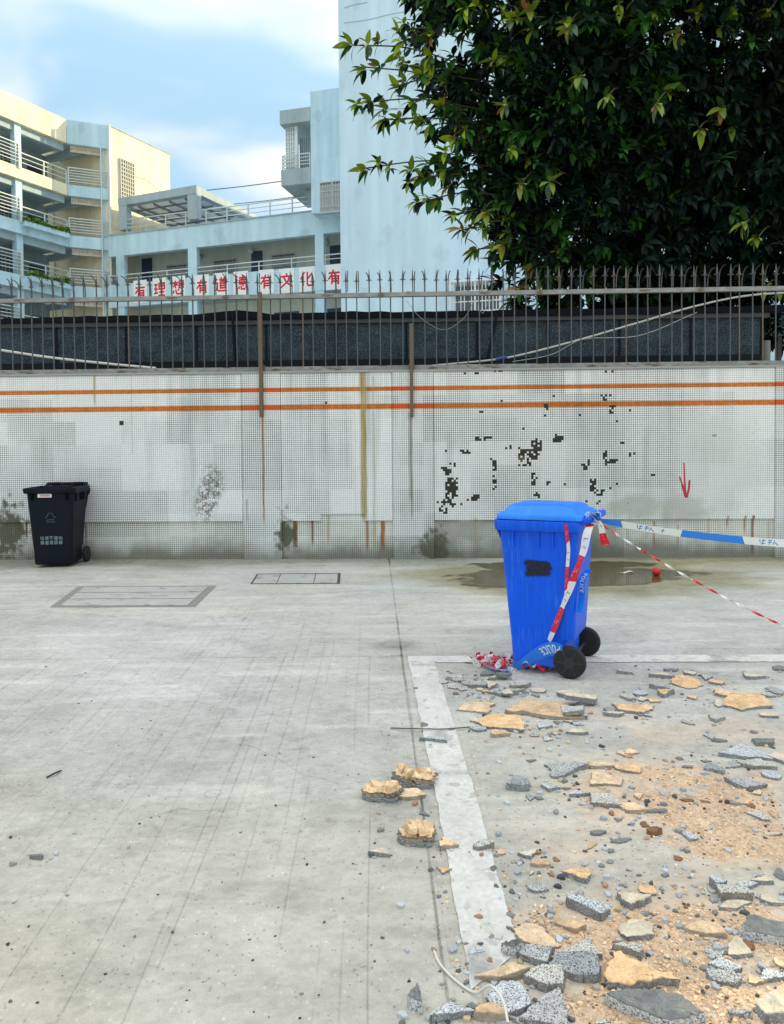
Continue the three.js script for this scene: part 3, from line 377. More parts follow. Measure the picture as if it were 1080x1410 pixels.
// --- link corridor with the slogan
const lF = frame(d0(158, 49.5), d0(472, 44.2)), Lk = (px, py, z = 0) => lF.L(px, py, z);
const link = thing('school_link_corridor', 'pale blue two storey open corridor carrying red slogan characters on white cards', 'building', lF.pos, lF.turn);
{
  const E = lF.len + 1.2, S0 = Lk(165, 332)[0] - .9, roofT = Lk(300, 307)[1], roofB = Lk(300, 337.5)[1], banT = Lk(300, 379)[1], banB = Lk(300, 412)[1], dp = -2.6;
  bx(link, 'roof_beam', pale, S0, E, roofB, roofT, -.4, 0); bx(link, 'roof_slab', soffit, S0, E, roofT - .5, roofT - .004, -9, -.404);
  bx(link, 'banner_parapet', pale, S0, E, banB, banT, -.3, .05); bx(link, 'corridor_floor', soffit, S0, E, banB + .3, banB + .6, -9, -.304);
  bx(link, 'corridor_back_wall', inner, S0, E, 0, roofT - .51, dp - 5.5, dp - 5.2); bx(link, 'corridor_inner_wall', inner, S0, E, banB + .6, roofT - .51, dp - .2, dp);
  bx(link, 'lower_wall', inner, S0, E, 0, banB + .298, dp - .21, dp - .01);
  bx(link, 'coping', greyP, S0, E, roofT + .002, roofT + .08, -.45, .06);
  for (const [p0, p1] of [[160, 171], [259, 271], [434, 446]]) { const x0 = Lk(p0, 360)[0], x1 = Lk(p1, 360)[0]; bx(link, 'column', pale, x0, x1, 0, banB - .004, -.42, .02); bx(link, 'column', pale, x0, x1, banT + .004, roofB - .004, -.36, .0); }
  railing(link, lF, S0, E, banT + .1, banT + .62, -.1, 2, 2.2); railing(link, lF, Lk(172, 300)[0], Lk(432, 285)[0], roofT + .15, roofT + 1.0, -.2, 3, 1.6);
  // doors and windows of the corridor
  const yF = banB + .6; for (const [a, b, t] of [[196, 210, 356], [347, 362, 346], [455, 471, 338]]) { const d = bx(link, 'door', doorM, Lk(a, 370, dp)[0], Lk(b, 370, dp)[0], yF, Lk((a + b) / 2, t, dp)[1], dp + .01, dp + .06); void d; }
  for (const [a, b] of [[231, 258], [296, 326], [376, 406], [178, 183]]) barred(link, 'window', Lk(a, 360, dp)[0], Lk(b, 360, dp)[0], yF + .95, yF + 2.5, dp + .02, 8, true);
  for (const [a, b] of [[347, 360], [378, 412], [440, 470], [190, 214], [232, 258]]) bx(link, 'lower_door', doorM, Lk(a, 425, dp)[0], Lk(b, 425, dp)[0], 2, banB - .6, dp + .0, dp + .05);
  for (const px of [276, 348, 450]) { const q = Lk(px, 344, dp); mesh('wall_lamp', new THREE.SphereGeometry(.2, 10, 8).translate(q[0], yF + 2.9, dp + .25), whiteP, link); }
  mesh('notice_board', box(Lk(212, 366, dp)[0], Lk(226, 366, dp)[0], yF + 1.0, yF + 1.9, dp + .01, dp + .05), M(.5, .5, .42, .8), link);
  const cards = [['you', 193.5, 401.5], ['li', 220, 398.5], ['xiang', 246, 396], ['you', 278.5, 394.5], ['dao', 304.5, 392], ['de', 332, 390], ['you', 367, 388], ['wen', 395, 386.5], ['hua', 423, 384.5], ['you', 460.5, 381.5]];
  const tx = {}; cards.forEach(([n, px, py]) => {
    tx[n] ??= canvasTex(128, 176, (c, w, h) => { c.fillStyle = '#e9eef0'; c.fillRect(0, 0, w, h); c.strokeStyle = '#d3122f'; glyph(c, n, 8, 30, 112, 13); });
    const [cx, cy] = Lk(px, py, .06), w = .52, h = .74, g = new THREE.BoxGeometry(2 * w, 2 * h, .02).translate(cx, cy, .065);
    mesh('slogan_card', g, [whiteP, whiteP, whiteP, whiteP, new THREE.MeshPhysicalMaterial({ map: tx[n], roughness: .7 }), whiteP], link);
  });
}
// --- roof pergola on the link's left end
{
  const pF = frame(d0(163, 49.6), d0(268, 47.2)), Pp = (px, py, z = 0) => pF.L(px, py, z), perg = thing('roof_pergola', 'grey concrete roof frame with a translucent gridded canopy above the corridor', 'pergola', pF.pos, pF.turn);
  const t0 = Pp(268, 255)[1], t1 = Pp(268, 266)[1], base = Pp(215, 309)[1], xR = Pp(271, 280)[0], xL = Pp(163, 280)[0], bk = -7.2;
  bx(perg, 'front_beam', greyP, xL, xR, t1, t0, -.5, 0); bx(perg, 'rear_beam', greyP, xL, xR, t1, t0, bk - .5, bk);
  bx(perg, 'side_beam', greyP, xR - .5, xR, t1 + .002, t0 - .002, bk + .004, -.504); bx(perg, 'side_beam', greyP, xL, xL + .5, t1 + .002, t0 - .002, bk + .004, -.504);
  for (const [x0, x1] of [[xL, Pp(174, 280)[0]], [Pp(258, 280)[0], xR]]) for (const z of [0, bk]) bx(perg, 'post', greyP, x0, x1, base - (z ? 1.2 : 0), t1 - .004, z - .48, z - .02);
  const g = []; for (let k = 1; k < 5; k++) g.push(box(mix(xL, xR, k / 5) - .06, mix(xL, xR, k / 5) + .06, t1 - .12, t1 + .0, bk, -.51)); for (let k = 1; k < 6; k++) g.push(box(xL + .5, xR - .5, t1 - .1, t1 - .02, bk * k / 6 - .05, bk * k / 6 + .05)); mesh('roof_grid', mergeGeometries(g), M(.18, .2, .22, .6), perg);
  mesh('canopy_sheet', box(xL + .5, xR - .5, t1 + .05, t1 + .07, bk, -.51), M(.72, .76, .8, .4, { transmission: .5, thickness: 0 }), perg);
  const h = mesh('stair_hut', box(xL + .6, xL + 3.2, base - 1.2, t1 - .5, bk - 2, bk + 1.5), pale, perg); void h;
}
// --- left wing: galleries with railings, planters and sunlit parapets
const B = d0(100, 49), Cc = d0(157, 50), A0 = d0(-150, 38.9), Dd = d0(240, 55);
const wing = thing('school_left_wing', 'four storey school wing with open galleries, railings and sunlit cream parapets', 'building');
{
  const fA = frame(A0, B), fB = frame(B, Cc), fC = frame(Cc, Dd);
  const part = (F) => { const g = new THREE.Group(); g.position.set(...F.pos); g.rotation.y = F.turn; wing.add(g); return g; };
  const place = (F, name, mat, ...a) => { const m = bx(wing, name, mat, ...a); m.position.set(...F.pos); m.rotation.y = F.turn; return m; };
  const placeM = (F, m) => { m.position.set(...F.pos); m.rotation.y = F.turn; return m; };
  const yA = (py) => fA.L(99, py)[1], lv = [[168, 200], [256, 271], [325, 341], [394, 411]].map(([a, b]) => [yA(a), yA(b)]);
  lv.push([lv[3][0] - 3.4, lv[3][1] - 3.4]);
  lv.forEach(([t, b], k) => {
    place(fA, 'parapet', k < 2 ? cream : pale, -2, fA.len, b, t, -.3, 0); place(fB, 'parapet', pale, .02, fB.len, b, t, -.3, .01);
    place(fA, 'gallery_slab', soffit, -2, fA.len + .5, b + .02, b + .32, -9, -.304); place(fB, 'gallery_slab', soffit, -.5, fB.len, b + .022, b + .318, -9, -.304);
    for (const x of [3.5, 7.9, 12.3]) place(fA, 'ceiling_beam', soffit, x - .15, x + .15, b - .4, b + .018, -3.1, -.31);
    place(fA, 'edge_beam', soffit, -2, fA.len, b - .45, b + .016, -.6, -.32);
    if (k) {
      const nb = lv[k - 1][1], back = -3.2;
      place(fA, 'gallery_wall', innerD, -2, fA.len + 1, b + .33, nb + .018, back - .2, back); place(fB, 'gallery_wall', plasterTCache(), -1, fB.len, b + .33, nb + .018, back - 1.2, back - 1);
      for (const x of [2, 6.4, 10.8]) place(fA, 'door', doorM, x, x + 1.1, b + .34, b + 2.5, back + .005, back + .05);
      const win = barred(wing, 'window', 3.6, 5.6, b + 1.3, b + 2.6, back + .01, 8, false); placeM(fA, win); const win2 = barred(wing, 'window', 8, 10, b + 1.3, b + 2.6, back + .01, 8, false); placeM(fA, win2);
      place(fB, 'door', doorM, .3, 1.2, b + .34, b + 2.5, back - .998, back - .94);
      for (const px of [30]) { const x = fA.L(px, 300)[0]; place(fA, 'gallery_column', pale, x - .22, x + .22, t + .002, nb - .004, -.62, -.2); }
      const sg = mesh('gallery_sign', box(.2, 2.4, nb - .42, nb - .02, -.35, -.31), new THREE.MeshPhysicalMaterial({ map: boardTex, roughness: .8 }), wing), uv = sg.geometry.attributes.uv, p = sg.geometry.attributes.position; for (let i = 0; i < p.count; i++) uv.setXY(i, (p.getX(i) - .2) / 2.2, (p.getY(i) - nb + .42) / .4); placeM(fB, sg);
      const lamp = mesh('ceiling_fan', mergeGeometries([rod([1.9, nb - .5, -1.6], [1.9, nb, -1.6], .03), rod([1.75, nb - .55, -1.6], [2.05, nb - .5, -1.6], .06)]), doorM, wing); placeM(fB, lamp);
      const r = (F, x0, x1, n, z, hh = 1.0) => { const before = wing.children.length; railing(wing, F, x0, x1, t + .08, t + hh, z, n, 2.0); placeM(F, wing.children[before]); };
      const xs = fA.L(28, 300)[0]; r(fA, -2, xs, 6, .06, 1.35); r(fA, xs + .15, fA.len, 3, -.12, .95); r(fB, .05, fB.len - .1, 6, -.1, 1.15);
      placeM(fA, mesh('rail_box_end', box(xs - .08, xs + .08, t - .1, t + 1.4, -.1, .1), railMt, wing));
    }
  });
  place(fA, 'roof', greyP, -2, fA.len + 1, lv[0][0] - .5, lv[0][0] - .3, -9, -.31); place(fB, 'roof', greyP, -1, fB.len, lv[0][0] - .51, lv[0][0] - .31, -9, -.31);
  // right end: sunlit stair block with a lattice screen
  const yC = (py) => fC.L(157.5, py)[1], ct = yC(177);
  place(fC, 'stair_block_wall', cream, .02, fC.len, 0, ct, -7, 0); place(fC, 'stair_block_coping', greyP, 0, fC.len + .05, ct + .003, ct + .07, -7, .05);
  const s0 = fC.L(165, 212), s1 = fC.L(184, 255); { const g = [], x0 = s0[0], x1 = s1[0], y0 = yC(277), y1 = yC(215); for (let k = 0; k <= 6; k++) { const x = mix(x0, x1, k / 6); g.push(box(x - .035, x + .035, y0, y1, .0, .12)); } for (let k = 0; k <= 11; k++) { const y = mix(y0, y1, k / 11); g.push(box(x0, x1, y - .03, y + .03, .002, .11)); } placeM(fC, mesh('lattice_screen', mergeGeometries(g), M(.45, .46, .42, .7), wing)); place(fC, 'screen_opening', M(.06, .07, .08, .6), x0, x1, y0, y1, .001, .01); }
  const cg = tube([[2.2, yC(232), .004], [3.2, yC(236) + .3, .004], [4.4, yC(240) + .2, .004], [5.4, yC(246), .004]], .022, 20, 4); placeM(fC, mesh('crack', cg, M(.3, .27, .2, .9), wing));
  place(fB, 'corner_column', pale, fB.len - .42, fB.len - .02, 0, lv[0][1] - .004, -.55, -.305); 
  const dpz = mesh('downpipe', mergeGeometries([rod([fB.len + .02, 0, .12], [fB.len + .02, lv[0][0], .12], .09, 8), rod([fB.len - .5, 0, .1], [fB.len - .5, lv[0][1], .1], .05, 6)]), railMt, wing); placeM(fB, dpz);
  // hedges in the galleries
  const leafB = []; const hedge = (y, x0, x1, label) => { const g = [], n = 520; for (let i = 0; i < n; i++) { const x = rr(x0, x1), q = new THREE.PlaneGeometry(rr(.08, .2), rr(.08, .2)); q.rotateX(rr(0, 3)); q.rotateY(rr(0, 3)); q.rotateZ(rr(0, 3)); q.translate(x, y + rr(-.05, .42) * (.7 + .3 * Math.sin(x * 3)), rr(-.12, .32)); g.push(q); } const t = thing('hedge', label, 'hedge', fA.pos, fA.turn); mesh('foliage', mergeGeometries(g), M(.13, .25, .035, .6), t); mesh('planter_box', box(x0, x1, y - .3, y, -.02, .3), pale, t); };
  const x0 = fA.L(31, 300)[0], x1 = fA.len - .1; hedge(lv[2][0] + .02, x0, x1, 'clipped green hedge along the upper gallery of the left school wing'); hedge(lv[3][0] + .02, x0 + .3, x1, 'clipped green hedge along the lower gallery, just above the fence rail');
}
function plasterTCache() { return plasterTCache.m ??= plasterT(.60, .57, .47, .6); }
// wires from the pergola to the annex
tag(mesh('overhead_wire', tube([D(285, 262, 46), D(340, 256, 45), D(392, 249, 44)], .03, 10, 4), M(.12, .14, .16, .7)), 'upper thin wire strung across the sky to the balcony', 'wire');
tag(mesh('overhead_wire', tube([D(322, 281, 46), D(370, 276, 45), D(414, 270, 44)], .025, 10, 4), M(.12, .14, .16, .7)), 'lower thin wire strung across the sky below the balcony', 'wire');
// blue mesh panel glimpsed at the far right
{
  const p = D(1068, 462, 13.5), g = [], t = thing('blue_mesh_panel', 'small blue panel of diamond mesh glimpsed under the tree at the right edge', 'panel', [p.x, p.y, p.z], -.1);
  mesh('sheet', box(0, 1.2, 0, .46, -.03, 0), M(.06, .34, .62, .5), t); for (let k = -4; k < 14; k++) { const x = k * .1; g.push(rod([x, 0, .02], [x + .46, .46, .02], .008, 4), rod([x + .46, 0, .022], [x, .46, .022], .008, 4)); } mesh('wire_mesh', mergeGeometries(g), M(.5, .6, .65, .5), t);
  bx(t, 'leg', M(.1, .1, .1), .05, .12, -p.y, .0, -.1, -.03); bx(t, 'leg', M(.1, .1, .1), 1.05, 1.12, -p.y, .0, -.1, -.03);
  const q = D(1054, 500, 12.2), c = thing('concrete_post', 'dim grey post standing in the dark under the tree', 'post', [q.x, 0, q.z]); mesh('shaft', new THREE.CylinderGeometry(.075, .085, 3.1, 12).translate(0, 1.55, 0), M(.2, .2, .19, .8), c);
}
// ------------------------------------------------------------------ wheeled bins
// local axes: +x front, -x handle and wheels, y up, z sideways
function loft(sections, seg = 8, uvFaces = false) {              // sections: [y, xBack, xFront, halfWidth, cornerRadius]
  const pos = [], idx = [], uv = [], ring = [];
  const per = 4 * (seg + 1);
  for (const [y, xb, xf, hw, r] of sections) {
    const c = [[xf - r, hw - r, 0], [xb + r, hw - r, 1], [xb + r, -hw + r, 2], [xf - r, -hw + r, 3]];
    for (const [cx, cz, q] of c) for (let k = 0; k <= seg; k++) { const a = (q + k / seg) * Math.PI / 2; pos.push(cx + r * Math.cos(a), y, cz + r * Math.sin(a)); uv.push(cx + r * Math.cos(a), y); }
  }
  for (let s = 1; s < sections.length; s++) for (let k = 0; k < per; k++) { const a = (s - 1) * per + k, b = (s - 1) * per + (k + 1) % per, c = s * per + k, d = s * per + (k + 1) % per; idx.push(a, c, b, b, c, d); }
  const g = new THREE.BufferGeometry(); g.setAttribute('position', new THREE.Float32BufferAttribute(pos, 3)); g.setAttribute('uv', new THREE.Float32BufferAttribute(uv, 2)); g.setIndex(idx); g.computeVertexNormals(); return { g, per, n: sections.length };
}
function capped(sections, seg = 8, bottom = true, top = true) {
  const { g, per, n } = loft(sections, seg), p = g.attributes.position, idx = [...g.index.array], pos = [...p.array], uv = [...g.attributes.uv.array];
  const cap = (s, flip) => { const c = pos.length / 3; let x = 0, z = 0; const first = c + 1; for (let k = 0; k < per; k++) { x += p.getX(s * per + k); z += p.getZ(s * per + k); } pos.push(x / per, p.getY(s * per), z / per); uv.push(0, 0); for (let k = 0; k < per; k++) { const i = s * per + k; pos.push(p.getX(i), p.getY(i), p.getZ(i)); uv.push(p.getX(i), p.getZ(i)); } for (let k = 0; k < per; k++) { const a = first + k, b = first + (k + 1) % per; flip ? idx.push(c, a, b) : idx.push(c, b, a); } };
  if (bottom) cap(0, true); if (top) cap(n - 1, false);
  const o = new THREE.BufferGeometry(); o.setAttribute('position', new THREE.Float32BufferAttribute(pos, 3)); o.setAttribute('uv', new THREE.Float32BufferAttribute(uv, 2)); o.setIndex(idx); o.computeVertexNormals(); return o;
}
function makeBin(t, body, lidM, open, kx) {
  const H = .97, outer = [[.035, -.20, .245, .205, .05], [.05, -.215, .262, .222, .055], [.22, -.225, .275, .228, .055], [.225, -.28, .276, .228, .05], [.86, -.325, .345, .268, .05], [.93, -.33, .35, .272, .05]];
  const wall_ = loft(outer), inn = [[.93, -.315, .335, .258, .045], [.25, -.26, .262, .215, .045]], floorG = capped([[.036, -.2, .245, .205, .05], [.25, -.2, .262, .21, .045]], 8);
  const b = mesh('body', mergeGeometries([wall_.g, loft(inn).g, floorG]), body, t);
  mesh('rim', mergeGeometries([capped([[.90, -.335, .365, .284, .05], [.905, -.345, .385, .30, .05], [.955, -.345, .392, .305, .05], [.968, -.34, .388, .30, .05]], 8, false, false), loft([[.968, -.34, .388, .30, .05], [.966, -.315, .338, .26, .045], [.90, -.315, .335, .258, .045]]).g, loft([[.90, -.335, .365, .284, .05], [.902, -.32, .34, .262, .05]]).g]), body, t);
  const ribs = []; for (const s of [-1, 1]) { for (const x of [-.12, 0, .22]) ribs.push(box(x - .006, x + .006, .80, .90, s * .262, s * .287)); const sh = new THREE.Shape([new THREE.Vector2(0, 0), new THREE.Vector2(.06, .0), new THREE.Vector2(.0, -.10)]); for (const z of [-.2, .2]) { const e = new THREE.ExtrudeGeometry(sh, { depth: .03, bevelEnabled: false }); e.translate(.335, .905, z - .015); ribs.push(e); } }
  for (const g of ribs) mesh('rib', g, body, t);
  mesh('handle', mergeGeometries([rod([-.43, .985, -.235], [-.43, .985, .235], .019, 10), rod([-.33, .955, -.235], [-.435, .987, -.235], .022, 8), rod([-.33, .955, .235], [-.435, .987, .235], .022, 8), rod([-.33, .955, -.06], [-.43, .985, -.06], .014, 8), rod([-.33, .955, .06], [-.43, .985, .06], .014, 8)]), body, t);
  const lid = [[.0, -.36, .366, .296, .055], [.004, -.365, .374, .302, .055], [.03, -.362, .370, .298, .06], [.042, -.34, .345, .275, .06], [.046, -.315, .325, .252, .06], [.074, -.285, .30, .226, .06], [.085, -.235, .28, .20, .055], [.087, -.2, .24, .16, .05], [.083, -.17, .2, .13, .05]];
  const lg = open ? mergeGeometries([capped(lid, 8, false, true), loft([[.0, -.36, .366, .296, .055], [.02, -.33, .345, .27, .05], [.04, -.26, .30, .22, .05]]).g]) : capped(lid, 8, true, true), L = mesh('lid', lg, lidM, t);
  if (open) { L.geometry.translate(.41, -.013, 0); L.position.set(-.42, .985, 0); L.rotation.z = -103 * RAD; }
  else L.position.set(0, .972, 0);
  const hinge = mesh('hinge', mergeGeometries([rod([-.40, .985, -.18], [-.40, .985, -.08], .024, 8), rod([-.40, .985, .08], [-.40, .985, .18], .024, 8)]), body, t); void hinge;
  const rub = M(.012, .012, .013, .75), hub = M(.02, .02, .022, .5);
  for (const s of [-1, 1]) {
    const pr = [[.028, -.026], [.085, -.026], [.096, -.020], [.1, -.008], [.1, .008], [.096, .020], [.085, .026], [.06, .022], [.028, .018]].map(([x, y]) => new THREE.Vector2(x, y));
    const g = new THREE.LatheGeometry(pr, 36); g.rotateX(Math.PI / 2); g.translate(-.255, .1, s * .262); const w = mesh('wheel', g, rub, t);
    mesh('hub', new THREE.CylinderGeometry(.03, .034, .05, 20).rotateX(Math.PI / 2).translate(-.255, .1, s * .266), hub, w);
    const sp = []; for (let k = 0; k < 6; k++) { const a = k * Math.PI / 3; sp.push(box(.03, .082, -.006, .006, -.004, .004).rotateZ(a).translate(-.255, .1, s * (.262 + .0255))); } mesh('spoke', mergeGeometries(sp), hub, w);
  }
  mesh('axle', rod([-.255, .1, -.26], [-.255, .1, .26], .011, 8), hub, t);
  for (const c of t.children) { if (c.name === 'wheel') c.position.x = .255 * (1 - kx); else { c.geometry.scale(kx, 1, 1); if (c.name === 'lid') c.position.x *= kx; } }
  return b;
}
const KB = .74, plasticB = tex(256, 256, (i, j) => .5 + .5 * (hash(i, j) - .5) + .4 * (fbm(i / 40, j / 40, 3) - .5), false);
const bluePl = (v = 1) => { const t = tex(512, 512, (i, j) => { const n = fbm(i / 60, j / 90, 4), s = ss(.60, .75, fbm(i / 5 + 4, j / 130, 3)), sc = ss(.62, .7, fbm(i / 3 + 50, j / 60, 3)) * ss(.5, .7, fbm(i / 80, j / 60 + 9, 3)) + .8 * ss(.30, .0, (j / 512) + .25 * (n - .5)), k = 1 + .22 * (n - .5); return [.001 * k + .010 * s + .03 * sc, (.02 + .078 * v) * k + .03 * s + .05 * sc, (.66 + .12 * v) * k]; }); return new THREE.MeshPhysicalMaterial({ map: t, roughness: .42, specularIntensity: .45, bumpMap: plasticB, bumpScale: .0006, side: THREE.DoubleSide }); };
const blueP = G(785, 934), blueFar = G(818, 910);
const ax = new THREE.Vector3(.42, 0, -.905).normalize();        // from the near wheel to the far wheel
const bTurn = Math.atan2(-ax.x, -ax.z);                         // local -z runs along ax
const blueBase = blueP.clone().add(new THREE.Vector3(.255, 0, -.262).applyAxisAngle(new THREE.Vector3(0, 1, 0), bTurn + Math.PI));
const blueBin = thing('wheeled_bin', 'bright blue wheeled bin with closed lid and torn barrier tape tied to its handle', 'bin', [0, 0, 0]);
makeBin(blueBin, bluePl(), bluePl(2.1), false, KB);
// the side with local +z faces the camera; front (+x) points left
blueBin.rotation.y = Math.PI + Math.atan2(-.905, .42) * 0; 
{ // solve the turn: local x axis (front) = perpendicular of the axle pointing left and away
  const f = new THREE.Vector3(-.905, 0, -.42).normalize(); blueBin.rotation.y = Math.atan2(-f.z, f.x);
  const w = new THREE.Vector3(-.255 * KB, 0, .262), nearLocal = w.clone().applyAxisAngle(new THREE.Vector3(0, 1, 0), blueBin.rotation.y), farLocal = new THREE.Vector3(-.255 * KB, 0, -.262).applyAxisAngle(new THREE.Vector3(0, 1, 0), blueBin.rotation.y);
  const near = nearLocal.z > farLocal.z ? nearLocal : farLocal; blueBin.position.set(blueP.x - near.x, 0, blueP.z - near.z); blueBin.userData.s = undefined; delete blueBin.userData.s;
}
blueBin.updateMatrixWorld(true);
const BL = (x, y, z) => blueBin.localToWorld(new THREE.Vector3(x * KB, y, z));
const zs = BL(0, 0, 1).z > BL(0, 0, -1).z ? 1 : -1;             // local side that faces the camera
// spray painted smudge on the near side
{
  const at_ = canvasTex(256, 160, (c, w, h) => { c.fillStyle = '#000'; c.fillRect(0, 0, w, h); for (let k = 0; k < 3; k++) { const y = 38 + k * 42; for (let m = 0; m < 900; m++) { const u = rnd(), x = 40 + u * 170 + rr(-16, 16) + (k === 1 ? 10 : 0), q = (rnd() + rnd() + rnd() - 1.5) * 19; c.fillStyle = `rgba(255,255,255,${rr(.03, .12)})`; c.beginPath(); c.arc(x, y + q + (1 - k) * u * 7 - u * 6, rr(5, 12), 0, 7); c.fill(); } } });
  at_.colorSpace = THREE.NoColorSpace;
  const P = [], U = [], I = [], face = (y) => .228 + (.268 - .228) * (y - .225) / (.86 - .225) + .002;
  for (let j = 0; j <= 4; j++) for (let i = 0; i <= 4; i++) { const x = mix(.12, -.10, i / 4), y = mix(.60, .73, j / 4); P.push(x, y, zs * face(y)); U.push(i / 4, j / 4); }
  for (let j = 0; j < 4; j++) for (let i = 0; i < 4; i++) { const a = j * 5 + i; I.push(a, a + 1, a + 6, a, a + 6, a + 5); }
  const g = new THREE.BufferGeometry(); g.setAttribute('position', new THREE.Float32BufferAttribute(P, 3)); g.setAttribute('uv', new THREE.Float32BufferAttribute(U, 2)); g.setIndex(I); g.computeVertexNormals();
  tag(mesh('paint_smudge', g, M(.004, .005, .016, .6, { alphaMap: at_, transparent: true }), blueBin), 'blurred black spray painted strokes');
}
// black bin by the wall
const blackP = G(72, 780);
const blackBin = thing('wheeled_bin', 'black wheeled bin with its lid hanging open, standing against the tiled wall', 'bin', [blackP.x + .03, 0, blackP.z - .13], -Math.PI / 2 + 6 * RAD);

{
  const bm = new THREE.MeshPhysicalMaterial({ color: lin(.005, .009, .015), roughness: .5, specularIntensity: .28, bumpMap: plasticB, bumpScale: .0006, side: THREE.DoubleSide });
  makeBin(blackBin, bm, bm, true, .85);
  const print = (name, w, h, x, y, z, draw, m = {}) => { const q = new THREE.PlaneGeometry(w, h).rotateY(Math.PI / 2).rotateZ(-.105).translate(x, y, z); const t = canvasTex(256, Math.round(256 * h / w), draw); t.colorSpace = THREE.NoColorSpace; return mesh(name, q, M(...(m.c ?? [.16, .24, .27]), .6, { alphaMap: t, transparent: true }), blackBin); };
  const fx = (y) => .85 * (.262 + (.345 - .262) * (y - .05) / .81) + .006;
  print('printed_text', .27, .11, fx(.335), .335, .0, (c, w, h) => { c.fillStyle = '#000'; c.fillRect(0, 0, w, h); c.strokeStyle = '#fff'; ['la', 'ji', 'bu', 'luo', 'di'].forEach((n, k) => glyph(c, n, 4 + k * 50, 3, 44, 6)); for (let k = 0; k < 5; k++) { c.lineWidth = 6; for (let m = 0; m < 4; m++) { c.beginPath(); c.moveTo(6 + k * 50, 62 + m * 11); c.lineTo(46 + k * 50, 60 + m * 11 + rr(-3, 3)); c.stroke(); } for (let m = 0; m < 2; m++) { c.beginPath(); c.moveTo(16 + k * 50 + m * 16, 58); c.lineTo(16 + k * 50 + m * 16 + rr(-6, 6), 100); c.stroke(); } } });
  print('printed_emblem', .17, .19, fx(.62), .62, .0, (c, w, h) => { c.fillStyle = '#000'; c.fillRect(0, 0, w, h); c.strokeStyle = '#aaa'; c.lineWidth = 16; const T = [[128, 34], [226, 196], [30, 196]]; for (let k = 0; k < 3; k++) { const a = T[k], b = T[(k + 1) % 3], p = (t) => [mix(a[0], b[0], t), mix(a[1], b[1], t)]; c.beginPath(); c.moveTo(...p(.16)); c.lineTo(...p(.72)); c.stroke(); const q = p(.84), dx = (b[0] - a[0]) / 190, dy = (b[1] - a[1]) / 190; c.fillStyle = '#aaa'; c.beginPath(); c.moveTo(q[0], q[1]); c.lineTo(q[0] - 26 * dx - 22 * dy, q[1] - 26 * dy + 22 * dx); c.lineTo(q[0] - 26 * dx + 22 * dy, q[1] - 26 * dy - 22 * dx); c.fill(); } c.lineWidth = 7; for (let k = 0; k < 6; k++) { c.beginPath(); c.moveTo(50 + k * 28, 236); c.lineTo(66 + k * 28, 226); c.lineTo(60 + k * 28, 256); c.stroke(); } }, { c: [.06, .10, .13] });
  const st = canvasTex(128, 32, (c, w, h) => { c.fillStyle = '#d8d8d4'; c.fillRect(0, 0, w, h); c.strokeStyle = '#b03030'; c.lineWidth = 3; for (let k = 0; k < 6; k++) { for (let m = 0; m < 4; m++) { c.beginPath(); c.moveTo(26 + k * 15, 8 + m * 5); c.lineTo(37 + k * 15, 7 + m * 5); c.stroke(); } c.beginPath(); c.moveTo(31 + k * 15, 6); c.lineTo(30 + k * 15, 26); c.stroke(); } });
  const w = new THREE.MeshPhysicalMaterial({ map: st, roughness: .6 }), wl = M(.7, .7, .68); mesh('paper_sticker', box(.309, .313, .855, .898, -.03, .13), [w, wl, wl, wl, wl, wl].map((m, k) => k === 0 ? w : wl), blackBin); const s = blackBin.children[blackBin.children.length - 1], uv = s.geometry.attributes.uv, p = s.geometry.attributes.position; for (let i = 0; i < p.count; i++) uv.setXY(i, 1 - (p.getZ(i) + .03) / .16, (p.getY(i) - .855) / .043);
}
// ------------------------------------------------------------------ barrier tape
function ribbon(pts, w, n, wid = null, side = null, twist = 0) {  // pts world; side: vector across the tape at each end
  const c = new THREE.CatmullRomCurve3(pts), pos = [], uv = [], idx = []; let len = 0, prev = null;
  for (let i = 0; i <= n; i++) {
    const t = i / n, p = c.getPointAt(t), d = c.getTangentAt(t); if (prev) len += p.distanceTo(prev); prev = p;
    let s = (side ? (Array.isArray(side) ? side[0].clone().lerp(side[1], t) : side.clone()) : new THREE.Vector3(0, 1, 0)); s.addScaledVector(d, -s.dot(d)).normalize(); if (twist) s.applyAxisAngle(d, twist * t);
    const k = (wid ? wid(t) : w) / 2; pos.push(...p.clone().addScaledVector(s, k).toArray(), ...p.clone().addScaledVector(s, -k).toArray()); uv.push(len, 1, len, 0);
    if (i) { const b = i * 2; idx.push(b - 2, b - 1, b + 1, b - 2, b + 1, b); }
  }
  const g = new THREE.BufferGeometry(); g.setAttribute('position', new THREE.Float32BufferAttribute(pos, 3)); g.setAttribute('uv', new THREE.Float32BufferAttribute(uv, 2)); g.setIndex(idx); g.computeVertexNormals(); return g;
}
const mkBlue = (text) => canvasTex(1024, 64, (c, w, h) => { c.fillStyle = '#e9eff0'; c.fillRect(0, 0, w, h); c.fillStyle = '#2388f0'; c.beginPath(); c.moveTo(0, 0); c.lineTo(500, 0); c.lineTo(530, h); c.lineTo(0, h); c.fill(); c.fillStyle = '#e8f2f4'; c.font = 'bold 54px sans-serif'; if (text) c.fillText('POLICE', 60, 51); c.fillStyle = '#1f7ac0'; c.strokeStyle = '#1f7ac0'; c.lineWidth = 7; for (const st of [[640, 12, 650, 40], [660, 20, 690, 20], [670, 10, 668, 54], [655, 50, 690, 40], [710, 14, 740, 14], [724, 14, 720, 52], [706, 30, 744, 30], [760, 12, 752, 50], [764, 30, 792, 52], [850, 30, 880, 30], [866, 12, 862, 54]]) { c.beginPath(); c.moveTo(st[0], st[1]); c.lineTo(st[2], st[3]); c.stroke(); } });
const blueTapeT = mkBlue(true), bluePlainT = mkBlue(false);
